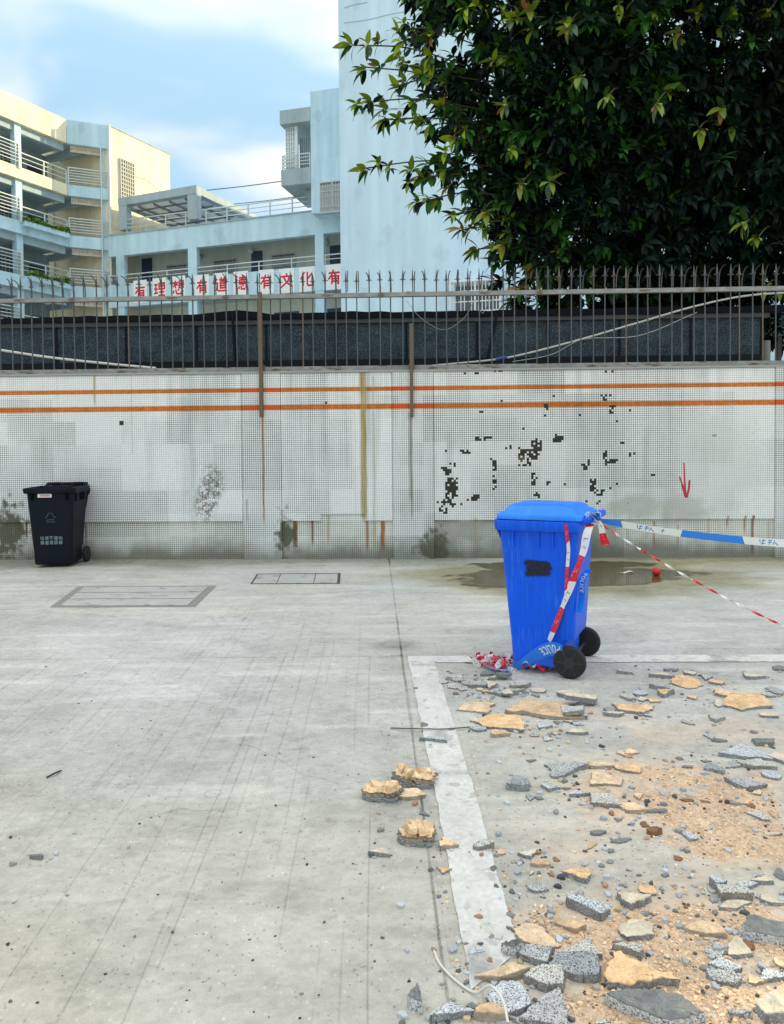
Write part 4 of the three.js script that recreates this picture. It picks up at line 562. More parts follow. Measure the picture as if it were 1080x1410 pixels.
const redTapeT = canvasTex(512, 64, (c, w, h) => { c.fillStyle = '#e6e4de'; c.fillRect(0, 0, w, h); c.fillStyle = '#d9142c'; c.beginPath(); c.moveTo(0, 0); c.lineTo(230, 0); c.lineTo(262, h); c.lineTo(0, h); c.fill(); c.strokeStyle = '#e6e4de'; c.lineWidth = 4; for (let k = 0; k < 9; k++) { c.beginPath(); const a = rr(10, 220), b = rr(4, 60); c.moveTo(a, b); c.lineTo(a + rr(-16, 16), b + rr(-14, 14)); c.stroke(); } c.strokeStyle = '#3a5f9c'; for (let k = 0; k < 2; k++) for (let m = 0; m < 5; m++) { c.beginPath(); const a = 350 + k * 70; c.moveTo(a + rr(0, 34), rr(12, 52)); c.lineTo(a + rr(0, 34), rr(12, 52)); c.stroke(); } });
const tapeM = (t, len, off = 0) => { const q = t.clone(); q.repeat.set(1 / len, 1); q.offset.set(off, 0); return new THREE.MeshPhysicalMaterial({ map: q, roughness: .32, side: THREE.DoubleSide, transmission: .12, thickness: 0 }); };
const knot = BL(-.43, .985, zs * .2), V = (x, y, z) => new THREE.Vector3(x, y, z);
{
  const end = D(1130, 750, knot.z * -1 - .15), p = []; for (let k = 0; k <= 8; k++) { const t = k / 8, q = knot.clone().lerp(end, t); q.y -= .03 * 4 * t * (1 - t); q.z += .012 * Math.sin(t * 9); p.push(q); }
  tag(mesh('barrier_tape', ribbon(p, .045, 60, (t) => .012 + .036 * ss(0, .09, t), [V(0, .8, .6), V(0, 1, .1)]), tapeM(bluePlainT, .72, .26)), 'blue and white barrier tape stretched from the bin handle to the right edge', 'barrier tape');
  const e2 = G(1120, 884); e2.y = .0; const ee = D(1105, 874, 4.05), q2 = []; for (let k = 0; k <= 8; k++) { const t = k / 8, q = knot.clone().lerp(ee, t); q.y -= .035 * 4 * t * (1 - t); q2.push(q); }
  tag(mesh('barrier_tape', ribbon(q2, .014, 160, null, V(0, 1, .2), 46), tapeM(redTapeT, .33)), 'thin twisted red and white tape slanting down from the bin handle to the right edge', 'barrier tape');
  // knot and the loose ends
  const kn = thing('tape_knot', 'crumpled knot of blue and white tape with a short white tail on the bin handle', 'tape knot');
  { const g = []; for (let k = 0; k < 7; k++) { const a = k * 1.3, pts = []; for (let m = 0; m <= 6; m++) { const b = a + m * 1.1; pts.push(knot.clone().add(V(.035 * Math.cos(b) * (1 + .3 * Math.sin(k)), .034 * Math.sin(b * 1.2 + k), .03 * Math.sin(b)))); } g.push(ribbon(pts, .028, 24, null, V(.3, .5, .8))); } mesh('knot_loops', mergeGeometries(g), tapeM(blueTapeT, .5, .3), kn);
    mesh('tail', ribbon([knot.clone(), knot.clone().add(V(.035, -.03, .03)), knot.clone().add(V(.05, -.09, .035)), knot.clone().add(V(.068, -.16, .03))], .04, 20, (t) => .02 + .035 * t, V(.8, .2, .5)), tapeM(redTapeT, .3, .62), kn); }
  // tape down the side
  const face = (x, y, o = .012) => BL(x, y, zs * (.228 + .04 * (y - .225) / .635 + o));
  tag(mesh('barrier_tape', ribbon([BL(-.24, .955, zs * .312), face(-.245, .89, .03), face(-.25, .80), face(-.235, .66), face(-.225, .52)], .021, 40, null, V(1, 0, .2)), tapeM(redTapeT, .3, .1)), 'short straight strip of red and white tape hanging down the bin side from its lid', 'barrier tape');
  tag(mesh('barrier_tape', ribbon([knot.clone(), BL(-.40, .90, zs * .27), BL(-.375, .80, zs * .28), BL(-.32, .68, zs * .285), face(-.26, .56, .02), face(-.205, .46), face(-.15, .36), face(-.10, .27), face(-.07, .215)], .05, 80, (t) => .030 + .020 * Math.abs(Math.sin(t * 9)) + .016 * ss(.6, 1, t), [V(.9, -.2, .4), V(.85, -.3, .2)], 1.0), tapeM(redTapeT, .36, .3)), 'long torn red and white tape sagging across the bin side towards its wheel', 'barrier tape');
  tag(mesh('barrier_tape', ribbon([face(-.20, .165, .062), face(-.14, .175, .05), face(-.05, .155, .025), face(.06, .10, .015), face(.16, .045, .02), face(.23, .02, .03)].map((q) => q), .085, 50, (t) => .11 - .05 * t, [V(.3, -1, -.25), V(.2, -1, -.3)]), tapeM(blueTapeT, .80, .04)), 'blue tape with white letters wrapped round the foot of the bin', 'barrier tape');
  tag(mesh('barrier_tape', ribbon([BL(-.385, .66, zs * .15), BL(-.34, .60, zs * .20), BL(-.335, .50, zs * .19), BL(-.325, .40, zs * .22)], .05, 30, null, V(.5, 0, .8)), tapeM(blueTapeT, .75, .02)), 'blue tape fragment with white letters stuck on the back edge of the bin', 'barrier tape');
  // crumpled heap at the foot
  const hp = thing('tape_heap', 'crumpled red, white and blue tape heaped at the left foot of the bin', 'tape heap'), c = G(706, 917);
  const lay = (px0, px1, py0, py1, n, m, nm) => { const g = []; for (let k = 0; k < n; k++) { let p = G(rr(px0, px1), rr(py0, py1)); const pts = [p.clone().setY(rr(.01, .045))]; let a = rr(0, 6.3); for (let s = 0; s < 6; s++) { a += rr(-1.1, 1.1); p = p.clone().add(V(.03 * Math.cos(a), 0, .016 * Math.sin(a))); pts.push(p.clone().setY(rr(.008, .075))); } g.push(ribbon(pts, .035, 30, (t) => .022 + .018 * Math.sin(t * 9 + k), [V(rr(-1, 1), rr(-.2, 1), rr(-1, 1)), V(rr(-1, 1), rr(-.2, 1), rr(-1, 1))], rr(-2, 2))); } mesh(nm, mergeGeometries(g), m, hp); };
  lay(668, 704, 912, 923, 16, tapeM(redTapeT, .15, 0), 'red_folds'); lay(716, 752, 922, 928, 6, tapeM(redTapeT, .2, 0), 'red_folds');
  mesh('pale_fold', ribbon([G(660, 917).setY(.03), G(676, 922).setY(.012), G(690, 927).setY(.02), G(702, 925).setY(.01)], .07, 24, (t) => .05 + .035 * Math.sin(t * 3.1), V(0, .25, 1)), tapeM(blueTapeT, .45, .8), hp);
  mesh('red_tail', ribbon([G(640, 913).setY(.008), G(652, 914).setY(.014), G(664, 916).setY(.01), G(676, 914).setY(.02)], .02, 20, null, V(0, .3, 1)), tapeM(redTapeT, .3), hp); void c;
}
// ------------------------------------------------------------------ small things on the ground
{
  const slabM = (s) => { const t = tex(256, 256, (i, j) => { const k = .40 + .12 * (fbm(i / 30 + s, j / 30, 4) - .5) + .05 * (hash(i, j) - .5) - .12 * ss(.66, .75, fbm(i / 18 + 5 * s, j / 18, 3)); return [k * 1.02, k, k * .92]; }); return new THREE.MeshPhysicalMaterial({ map: t, roughness: .85 }); }, dark = M(.22, .22, .19, .85), groove = M(.06, .06, .058, .9);
  const quadGeo = (c, y0, y1) => { const pos = []; const [a, b, d, e] = c; const up = [a, b, d, e].map((p) => [p.x, y1, p.z]), dn = [a, b, d, e].map((p) => [p.x, y0, p.z]); const f = (p, q, r, s) => pos.push(...p, ...q, ...r, ...p, ...r, ...s); f(...up); for (let k = 0; k < 4; k++) f(dn[k], dn[(k + 1) % 4], up[(k + 1) % 4], up[k]); const g = new THREE.BufferGeometry(); g.setAttribute('position', new THREE.Float32BufferAttribute(pos, 3)); const uv = []; for (let i = 0; i < pos.length; i += 3) uv.push(pos[i] / 1.2, pos[i + 2] / 1.2); g.setAttribute('uv', new THREE.Float32BufferAttribute(uv, 2)); g.computeVertexNormals(); return g; };
  const t1 = thing('drain_cover', 'long concrete drain cover of three slabs in a dark frame, near the black bin', 'drain cover');
  const q = (u, v) => { const a = G(110, 809).lerp(G(296, 808), u), b = G(76, 835.5).lerp(G(266, 835), u); return a.lerp(b, v); };
  mesh('frame', quadGeo([q(-.03, 1.03), q(1.02, 1.03), q(1.005, -.05), q(-.02, -.05)], -.02, .0035), dark, t1);
  for (const [v0, v1] of [[.02, .31], [.345, .645], [.68, .98]]) mesh('slab', quadGeo([q(.035, v1), q(.955, v1), q(.955, v0), q(.035, v0)], -.01, .008), slabM(v0), t1);
  const t2 = thing('drain_cover', 'smaller flat concrete drain cover with a dark rim, right of the three slab cover', 'drain cover'); const r = (u, v) => G(355, 791.5).lerp(G(467, 790.5), u).lerp(G(347, 804).lerp(G(466, 803.5), u), v);
  mesh('frame', quadGeo([r(-.015, 1.03), r(1.02, 1.03), r(1.02, -.1), r(-.015, -.1)], -.02, .0035), groove, t2);
  for (const [u0, u1] of [[.01, .28], [.29, .71], [.72, .985]]) mesh('slab', quadGeo([r(u0, 1), r(u1, 1), r(u1, .02), r(u0, .02)], -.01, .007), slabM(u0 + 3), t2);
  const b = G(904, 793); tag(mesh('red_ball', new THREE.SphereGeometry(.048, 24, 16).translate(b.x, .047, b.z), M(.55, .02, .02, .45)), 'small red ball lying at the edge of the puddle', 'ball');
  const s = G(863, 789); tag(mesh('paper_scrap', (() => { const g = new THREE.PlaneGeometry(.14, .05, 6, 2).rotateX(-Math.PI / 2); const p = g.attributes.position; for (let i = 0; i < p.count; i++) p.setY(i, .012 + .01 * Math.sin(p.getX(i) * 40)); g.computeVertexNormals(); return g.translate(s.x, 0, s.z); })(), M(.7, .7, .66, .8)), 'flat white paper scrap floating in the puddle', 'paper');
  const s2 = G(8, 789); tag(mesh('paper_scrap', (() => { const g = new THREE.PlaneGeometry(.14, .03, 6, 2).rotateX(-Math.PI / 2).rotateY(.4); const p = g.attributes.position; for (let i = 0; i < p.count; i++) p.setY(i, .010 + .007 * Math.sin(p.getX(i) * 50)); g.computeVertexNormals(); return g.translate(s2.x, 0, s2.z); })(), M(.66, .66, .62, .8)), 'narrow white scrap on the ground at the left edge, by the wall', 'paper');
  tag(mesh('thin_wire', tube([G(538, 1004).setY(.006), G(570, 1007).setY(.014), G(610, 1007).setY(.012), G(645, 1004).setY(.01), G(668, 1004).setY(.012)], .0032, 40, 5), M(.10, .09, .07, .7)), 'thin rusty wire lying across the painted line', 'wire');
  tag(mesh('loose_string', tube([G(598, 1312).setY(.006), G(606, 1330).setY(.006), G(630, 1355).setY(.006), G(655, 1372).setY(.01), G(676, 1386).setY(.055), G(692, 1403).setY(.05), G(700, 1425).setY(.03)], .0035, 60, 6), M(.68, .66, .58, .6)), 'thin pale cord curving over the concrete to the rubble at the bottom', 'cord');
  const tw = G(75, 1068); tag(mesh('twig', tube([[tw.x - .02, .006, tw.z + .03], [tw.x, .01, tw.z], [tw.x + .015, .007, tw.z - .035]], .004, 8, 5), M(.03, .03, .03, .8)), 'tiny dark twig alone on the concrete at the left', 'twig');
}
// ------------------------------------------------------------------ rubble
const graniteT = tex(512, 512, (i, j) => { const h = hash(i >> 1, j >> 1), h2 = hash((i + 1) >> 2, (j + 1) >> 2), n = fbm(i / 50, j / 50, 3); let k = .52 + .14 * (n - .5); if (h2 > .70) k += .14; if (h > .86) k = .74; if (h < .17) k = .12; else if (h2 < .10) k = .17; return [k * .99, k, k * 1.0]; });
const greyT = tex(256, 256, (i, j) => { const k = .20 + .14 * (fbm(i / 16, j / 16, 4) - .5) + .14 * (hash(i, j) - .5); return [k, k, k * .95]; });
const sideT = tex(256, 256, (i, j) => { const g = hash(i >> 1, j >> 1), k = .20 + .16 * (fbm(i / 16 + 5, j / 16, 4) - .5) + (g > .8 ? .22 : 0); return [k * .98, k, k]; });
const tanT = tex(512, 512, (i, j) => { const n = fbm(i / 30, j / 30, 4), g = hash(i, j), f = fbm(i / 6, j / 6, 2), k = .76 + .55 * (n - .5) + .22 * (g - .5) + .34 * (f - .5); return g > .988 ? [.26, .2, .15] : [k * 1.0, k * .71, k * .43]; });
const buffT = tex(512, 512, (i, j) => { const n = fbm(i / 26 + 9, j / 26, 4), g = hash(i, j), f = fbm(i / 6, j / 6, 2), k = .64 + .34 * (n - .5) + .14 * (g - .5) + .2 * (f - .5); return g > .985 ? [.2, .18, .15] : [k, k * .84, k * .62]; });
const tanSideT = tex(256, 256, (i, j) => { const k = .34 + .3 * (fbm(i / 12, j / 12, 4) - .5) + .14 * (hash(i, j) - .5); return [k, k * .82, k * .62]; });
const brownT = tex(256, 256, (i, j) => { const k = .6 + .6 * (fbm(i / 14, j / 14, 4) - .5); return [.40 * k, .20 * k, .10 * k]; });
const rB = tex(256, 256, (i, j) => fbm(i / 10, j / 10, 4), false);
const stone = (map, s, bump = .004) => { map.repeat.set(1 / s, 1 / s); return new THREE.MeshPhysicalMaterial({ map, roughness: .9, bumpMap: rB, bumpScale: bump }); };
const mG = stone(graniteT, .50, .0015), mC = stone(greyT, .3), mS = stone(tanT, .5, .018), mB = stone(buffT, .5, .012), mR = stone(brownT, .2), mGs = stone(sideT, .3, .006), mSs = stone(tanSideT, .3, .006);
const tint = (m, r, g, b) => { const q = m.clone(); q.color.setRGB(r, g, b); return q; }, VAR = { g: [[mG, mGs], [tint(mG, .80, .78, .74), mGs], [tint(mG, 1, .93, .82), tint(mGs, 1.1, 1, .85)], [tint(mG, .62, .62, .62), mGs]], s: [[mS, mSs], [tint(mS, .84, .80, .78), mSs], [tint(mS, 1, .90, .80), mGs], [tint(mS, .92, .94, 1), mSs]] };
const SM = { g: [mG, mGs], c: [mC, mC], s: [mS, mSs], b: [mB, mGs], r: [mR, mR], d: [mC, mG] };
function slab(w, d, t, o = {}) {                                 // a broken flat chip with corners and a crisp rim, base at y = 0
  const sides = o.sides ?? 3 + Math.floor(rnd() * 3.3), N = Math.max(1, Math.round((o.N ?? 30) / sides)), q = rnd() * 100, rough = o.rough ?? .05, top = o.top ?? .05, turn = rr(0, 6.3), V2 = [];
  for (let k = 0; k < sides; k++) { const a = turn + 2 * Math.PI * (k + rr(-.36, .36)) / sides, r = rr(.66, 1.15); V2.push([r * Math.cos(a), r * Math.sin(a)]); }
  let mx = 0, mz = 0; for (const v of V2) { mx = Math.max(mx, Math.abs(v[0])); mz = Math.max(mz, Math.abs(v[1])); }
  const out = []; for (let k = 0; k < sides; k++) { const a = V2[k], b = V2[(k + 1) % sides], bow = rr(-.05, .10); for (let m = 0; m < N; m++) { const u = m / N, e = 4 * u * (1 - u), j = m ? rough * 1.6 * (fbm(k * 7 + u * 5 + q, q, 3) - .5) : 0, nx = b[1] - a[1], nz = a[0] - b[0]; out.push([mix(a[0], b[0], u) / mx + nx * (bow * e + j), mix(a[1], b[1], u) / mz + nz * (bow * e + j)]); } }
  const K = out.length, rings = [], pitch = [rr(-.14, .14), rr(-.14, .14)], flare = rr(-.06, .10);
  const ring = (s, y, jit, grow = 0) => out.map(([ox, oz], k) => { const g = s + grow * (fbm(k * .9 + q, y * 4 + q, 2) - .5), x = ox * g * w / 2, z = oz * g * d / 2; return [x, y * t + jit * t * 2 * (fbm(x / (w + d) * 12 + q, z / (w + d) * 12 + q * .5, 4) - .5) + (y > .3 ? t * (pitch[0] * 2 * x / w + pitch[1] * 2 * z / d) : 0), z]; });
  rings.push(ring(.02, 1, top), ring(.3, 1, top * 1.3), ring(.58, 1, top * 1.4), ring(.82, 1, top * 1.2), ring(.97, .985, top * .8), ring(1.0, .90, top * .4), ring(1.0, .90, top * .4), ring(1 + flare * .4, .55, .06, o.grow ?? .14), ring(1 + flare * .7, .2, .03, o.grow ?? .14), ring(.98 + flare, 0, 0), ring(.02, 0, 0));
  const pos = [], uv = [], idx = []; const du = rnd() * 7, dv = rnd() * 7;
  rings.forEach((R_, s) => { let len = 0; R_.forEach(([x, y, z], k) => { if (k) len += Math.hypot(x - R_[k - 1][0], z - R_[k - 1][2]); pos.push(x, y, z); s >= 6 ? uv.push(du + len, dv + y) : uv.push(du + x, dv + z); }); });
  let nTop = 0; for (let s = 1; s < rings.length; s++) { if (s !== 6) for (let k = 0; k < K; k++) { const A = (s - 1) * K + k, B_ = (s - 1) * K + (k + 1) % K, C = s * K + k, E = s * K + (k + 1) % K; idx.push(A, B_, C, B_, E, C); } if (s === 5) nTop = idx.length; }
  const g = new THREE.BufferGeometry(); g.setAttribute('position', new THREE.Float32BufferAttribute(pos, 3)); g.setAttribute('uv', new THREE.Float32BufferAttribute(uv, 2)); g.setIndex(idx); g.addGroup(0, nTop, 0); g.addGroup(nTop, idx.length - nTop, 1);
  return toCreasedNormals(g, 24 * RAD);
}
const LM = [['the bin wheel', 785, 930], ['the line corner', 580, 912], ['the largest tan slab', 741, 975], ['the tan chunk pair', 552, 1082], ['the long slab', 1019, 1035], ['the broad slab', 1035, 962], ['the stone pile', 1013, 1231], ['the bottom slab', 872, 1350], ['the line foot heap', 752, 1345], ['the orange sand', 950, 1100], ['the three tan slabs', 838, 1058], ['the lone tan chunk', 580, 1156], ['the dark edge slab', 1057, 1284]];
const used2 = new Map(), stones = [];
const NAMES = { g: ['speckled grey', 'chip'], c: ['dark grey', 'chip'], s: ['tan', 'mortar chip'], b: ['buff', 'mortar chip'], r: ['brown', 'brick bit'], d: ['dark grey', 'stone slab'] };
function place(px, py, w, h, kind, label, o = {}) {
  if (o.t) o = { ...o, t: undefined, t0: o.t }; w *= label ? 1.24 : 1.12; h *= label ? 1.1 : 1;
  const p = G(px, py + h * .18), dist = Math.hypot(p.x, 1.45, p.z), dep = -p.z, W_ = w * dep / FPX, sinE = 1.45 / dist, Hm = h * dep / FPX / (FPX / FPX);
  let t = (o.t0 ? o.t0 * .66 : 0) || cl(Math.min(W_ * .19, .030), .008, .030); const cosE = Math.sqrt(1 - sinE * sinE); let d = (Hm - t * cosE * .9) / sinE; if (d < W_ * .35) { d = W_ * .35; t = cl((Hm - d * sinE) / cosE, .008, t); } d = Math.min(d, W_ * 1.7);
  let y = Math.max(0, sandH(p.x, p.z)) * .6; for (const s of stones) { const q = Math.hypot((p.x - s.x) / (s.w * .5 + W_ * .18), (p.z - s.z) / (s.d * .5 + d * .18)); if (q < .8) y = Math.max(y, s.top * .92); }
  y = Math.min(y, .11);
  const geo = slab(W_ * 1.06, d * 1.06, t, { N: w > 34 ? 56 : w > 18 ? 34 : 20, rough: kind === 'g' ? .12 : .15, top: kind === 'g' ? .08 : kind === 's' ? .20 : kind === 'd' ? .16 : .12, ...o });
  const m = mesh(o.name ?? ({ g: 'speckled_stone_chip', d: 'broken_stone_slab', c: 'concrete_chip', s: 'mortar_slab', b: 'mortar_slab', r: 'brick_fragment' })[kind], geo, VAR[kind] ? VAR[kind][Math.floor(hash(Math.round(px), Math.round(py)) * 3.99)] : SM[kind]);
  m.position.set(p.x, y - .002, p.z); const tilt = (y > .02 ? .16 : .05); m.rotation.set(rr(-tilt, tilt) + (o.rx ?? 0), o.turn ?? rr(-.25, .25), rr(-tilt, tilt) + (o.rz ?? 0));
  stones.push({ x: p.x, z: p.z, w: W_, d, top: y + t, m });
  let cat = NAMES[kind][1], grp;
  if (!label) {
    let best = null; for (const L of LM) { const dd = Math.hypot((L[1] - px), (L[2] - py) * 1.6); if (!best || dd < best[0]) best = [dd, L, px - L[1], py - L[2]]; }
    const [dd, L, dx, dy] = best, dir = Math.abs(dx) > Math.abs(dy) * 1.5 ? (dx > 0 ? 'right of' : 'left of') : (dy > 0 ? 'in front of' : 'behind');
    const size = w > 34 ? 'large' : w > 22 ? 'mid-sized' : w > 13 ? 'small' : 'tiny', key = `${size} ${NAMES[kind].join(' ')} ${dd < 45 ? 'just ' : dd < 90 ? '' : 'well '}${dir} ${L[0]}`;
    if (!used2.has(key)) used2.set(key, []); used2.get(key).push([m, px]);
    grp = 'rubble scattered over the marked bay'; tag(m, key, cat, grp);
  } else tag(m, label, cat);
  return { m, p, y, t, W: W_, d };
}
const orderWords = ['first', 'second', 'third', 'fourth', 'fifth', 'sixth', 'seventh', 'eighth'];
// the tan chunks on the open concrete: thick mortar on a thin speckled base, with loose bits on top
function chunk(px, py, w, h, label, bits) {
  const p = G(px, py + h * .12), dep = -p.z, W_ = w * dep / FPX, t = thing('mortar_chunk', label, 'mortar chunk', [p.x, 0, p.z], rr(-.2, .2)), d = (h * dep / FPX - .05) / (1.45 / Math.hypot(p.x, 1.45, p.z)) ;
  const keep = seed, opt = { N: 84, rough: .20, sides: 6, top: .10, grow: .22 };
  mesh('speckled_base', slab(W_ * .99, d * .99, .017, opt), [mGs, mGs], t); seed = keep; const y = .015;
  const top = mesh('mortar_layer', slab(W_ * .99, d * .98, .025, { ...opt, top: .85, grow: .55 }), [mS, mSs], t); top.position.set(.004, y, -.006); top.rotation.set(rr(-.05, .05), 0, rr(-.05, .05));
  for (const [bx_, bz, bw, bh] of bits) { const b = mesh('loose_lump', slab(W_ * bw * 1.1, d * bw * 1.2, bh * .9, { N: 40, rough: .2, top: .4 }), [mS, mS], t); b.position.set(W_ * bx_, y + .024, d * bz); b.rotation.set(rr(-.15, .15), rr(0, 3), rr(-.15, .15)); }
}
chunk(573, 1074, 70, 33, 'thick tan mortar chunk with grey edge, right hand of the pair left of the line', [[-.16, .12, .34, .028], [.2, -.1, .4, .018], [-.3, -.2, .25, .02]]);
chunk(524, 1094, 58, 33, 'flat tan mortar chunk with grey edge, left hand of the pair left of the line', [[.28, .12, .36, .03], [-.1, -.15, .45, .014]]);
chunk(574, 1152, 52, 40, 'lone thick tan chunk on a speckled grey base touching the painted line', [[.0, .05, .5, .024], [.15, .25, .3, .026], [-.2, -.1, .3, .022]]);
const R = (rows) => rows.trim().split(';').forEach((r) => { const q = r.trim().split(' '); if (q.length > 4) place(+q[0], +q[1], +q[2], +q[3], q[4]); });
place(568, 1094, 32, 14, 's', 'tan mortar piece leaning between the two big tan chunks', { t: .03 });
place(614, 1164, 27, 20, 's', 'cracked tan piece on the painted line beside the lone tan chunk', { t: .035 });
place(609, 1197, 21, 12, 's', 'small reddish tan chip at the left rim of the painted line');
place(523, 1176, 24, 13, 'b', 'pale grey buff chip left of the lone tan chunk', { t: .03 });
place(594, 1019, 31, 11, 'g', 'narrow speckled bar lying across the painted line', { t: .035, turn: .05 });
place(667, 1167, 24, 13, 'g', 'speckled grey chip at the right rim of the painted line', { t: .04 });
place(741, 976, 78, 33, 's', 'largest tan mortar slab, lying in front of the blue bin', { t: .035, top: .22 });
place(690, 993, 56, 24, 's', 'flat tan slab in front and left of the largest tan slab', { t: .03 });
place(659, 972, 46, 17, 's', 'thin pointed tan slab between the painted line and the largest slab', { t: .022 });
place(785, 1061, 54, 20, 'g', 'long flat speckled slab left of the three tan slabs', { t: .03 });
place(833, 1052, 40, 11, 's', 'rearmost of the three tan slabs lying together', { t: .024 });
place(833, 1069, 38, 19, 's', 'foremost of the three tan slabs lying together', { t: .024 });
place(863, 1058, 29, 12, 's', 'right hand one of the three tan slabs lying together', { t: .024 });
place(1035, 963, 64, 24, 's', 'broad tan slab with a dark grey edge near the cross line', { t: .032 });
place(948, 938, 40, 16, 's', 'tan plate lying near the cross line, middle of the right half', { t: .022 });
place(869, 973, 49, 15, 's', 'long tan plate in front of the mixed chips right of the bin', { t: .026 });
place(1019, 1035, 64, 23, 'g', 'long speckled grey slab behind the orange sand patch', { t: .03, turn: -.22 });
place(1044, 1053, 42, 18, 'g', 'speckled slab in front of the long speckled slab', { t: .03 });
place(1027, 1077, 40, 19, 'g', 'wedge shaped speckled slab at the rear of the orange sand', { t: .035 });
place(872, 1348, 96, 52, 's', 'big tan slab at the bottom, propped on a dark slab', { t: .05, top: .16 });
place(906, 1394, 106, 40, 'd', 'big dark grey slab with speckled front at the bottom edge', { t: .06, turn: -.35, rx: .12 });
place(811, 1248, 48, 27, 'g', 'long speckled splinter with a broken end behind the tan plates', { t: .05, turn: -.5 });
place(740, 1287, 52, 28, 's', 'wide tan plate behind the speckled slabs at the line foot', { t: .022 });
place(798, 1316, 66, 30, 'g', 'speckled slab at the right rear of the heap at the line foot', { t: .035 });
place(745, 1316, 50, 24, 'g', 'curved speckled slab in the middle of the heap at the line foot', { t: .035 });
place(701, 1374, 48, 46, 'g', 'square speckled slab at the front left of the heap', { t: .03 });
place(762, 1388, 80, 48, 'g', 'largest speckled slab, with a broad flat face at the heap front', { t: .036, turn: .25 });
place(791, 1332, 54, 32, 'g', 'angular speckled slab tilted against the right side of the heap', { t: .045, rz: .12 });
place(754, 1346, 48, 34, 'g', 'triangular speckled slab in the centre of the heap', { t: .045 });
place(696, 1342, 66, 24, 's', 'tan topped plank with a thick grey side lying across the heap', { t: .055, turn: .18, sides: 4 });
place(625, 1395, 52, 24, 'g', 'speckled slab left of the heap at the bottom edge', { t: .035 });
place(673, 1396, 42, 30, 's', 'tan lump at the bottom edge with the pale cord running over it', { t: .04 });
place(706, 1311, 23, 20, 'd', 'dark rounded lump behind the tan topped plank', { t: .06, rough: .12, top: .3 });
place(572, 1380, 17, 32, 'd', 'dark upright stone standing alone at the bottom of the open concrete', { t: .06 });
place(52, 1180, 17, 8, 'c', 'dark oblong chip alone on the open concrete at the far left', { t: .022 });
place(1057, 1284, 48, 28, 'd', 'dark broken slab with speckled rim at the right edge', { t: .05, turn: -.3 });
place(1068, 1392, 38, 34, 'b', 'pale buff slab in the bottom right corner', { t: .05 });
place(877, 1285, 40, 28, 'b', 'three cornered buff slab on the sand behind the big tan slab', { t: .035 });
place(872, 1311, 40, 23, 'g', 'oval speckled slab just behind the big tan slab at the bottom', { t: .04 });
place(873, 1240, 37, 24, 'b', 'buff slab on the sand left of the speckled stone pile', { t: .04 });
place(974, 1284, 48, 20, 's', 'tan slab with a dark underside in front of the speckled stone pile', { t: .035 });
place(1013, 1246, 40, 12, 'b', 'bottom buff slab of the speckled stone pile', { t: .03 });
place(1013, 1232, 40, 21, 'g', 'top block of the speckled stone pile', { t: .05 });
place(986, 1218, 24, 19, 'g', 'upright left block of the speckled stone pile', { t: .05 });
place(717, 1080, 32, 22, 'g', 'speckled block alone left of the long flat speckled slab', { t: .05 });
place(835, 1103, 38, 22, 'g', 'slanting speckled chip at the left rim of the orange sand', { t: .03, turn: -.55 });
place(902, 1147, 17, 11, 'r', 'brown brick bit in front of the orange sand patch', { t: .035 });
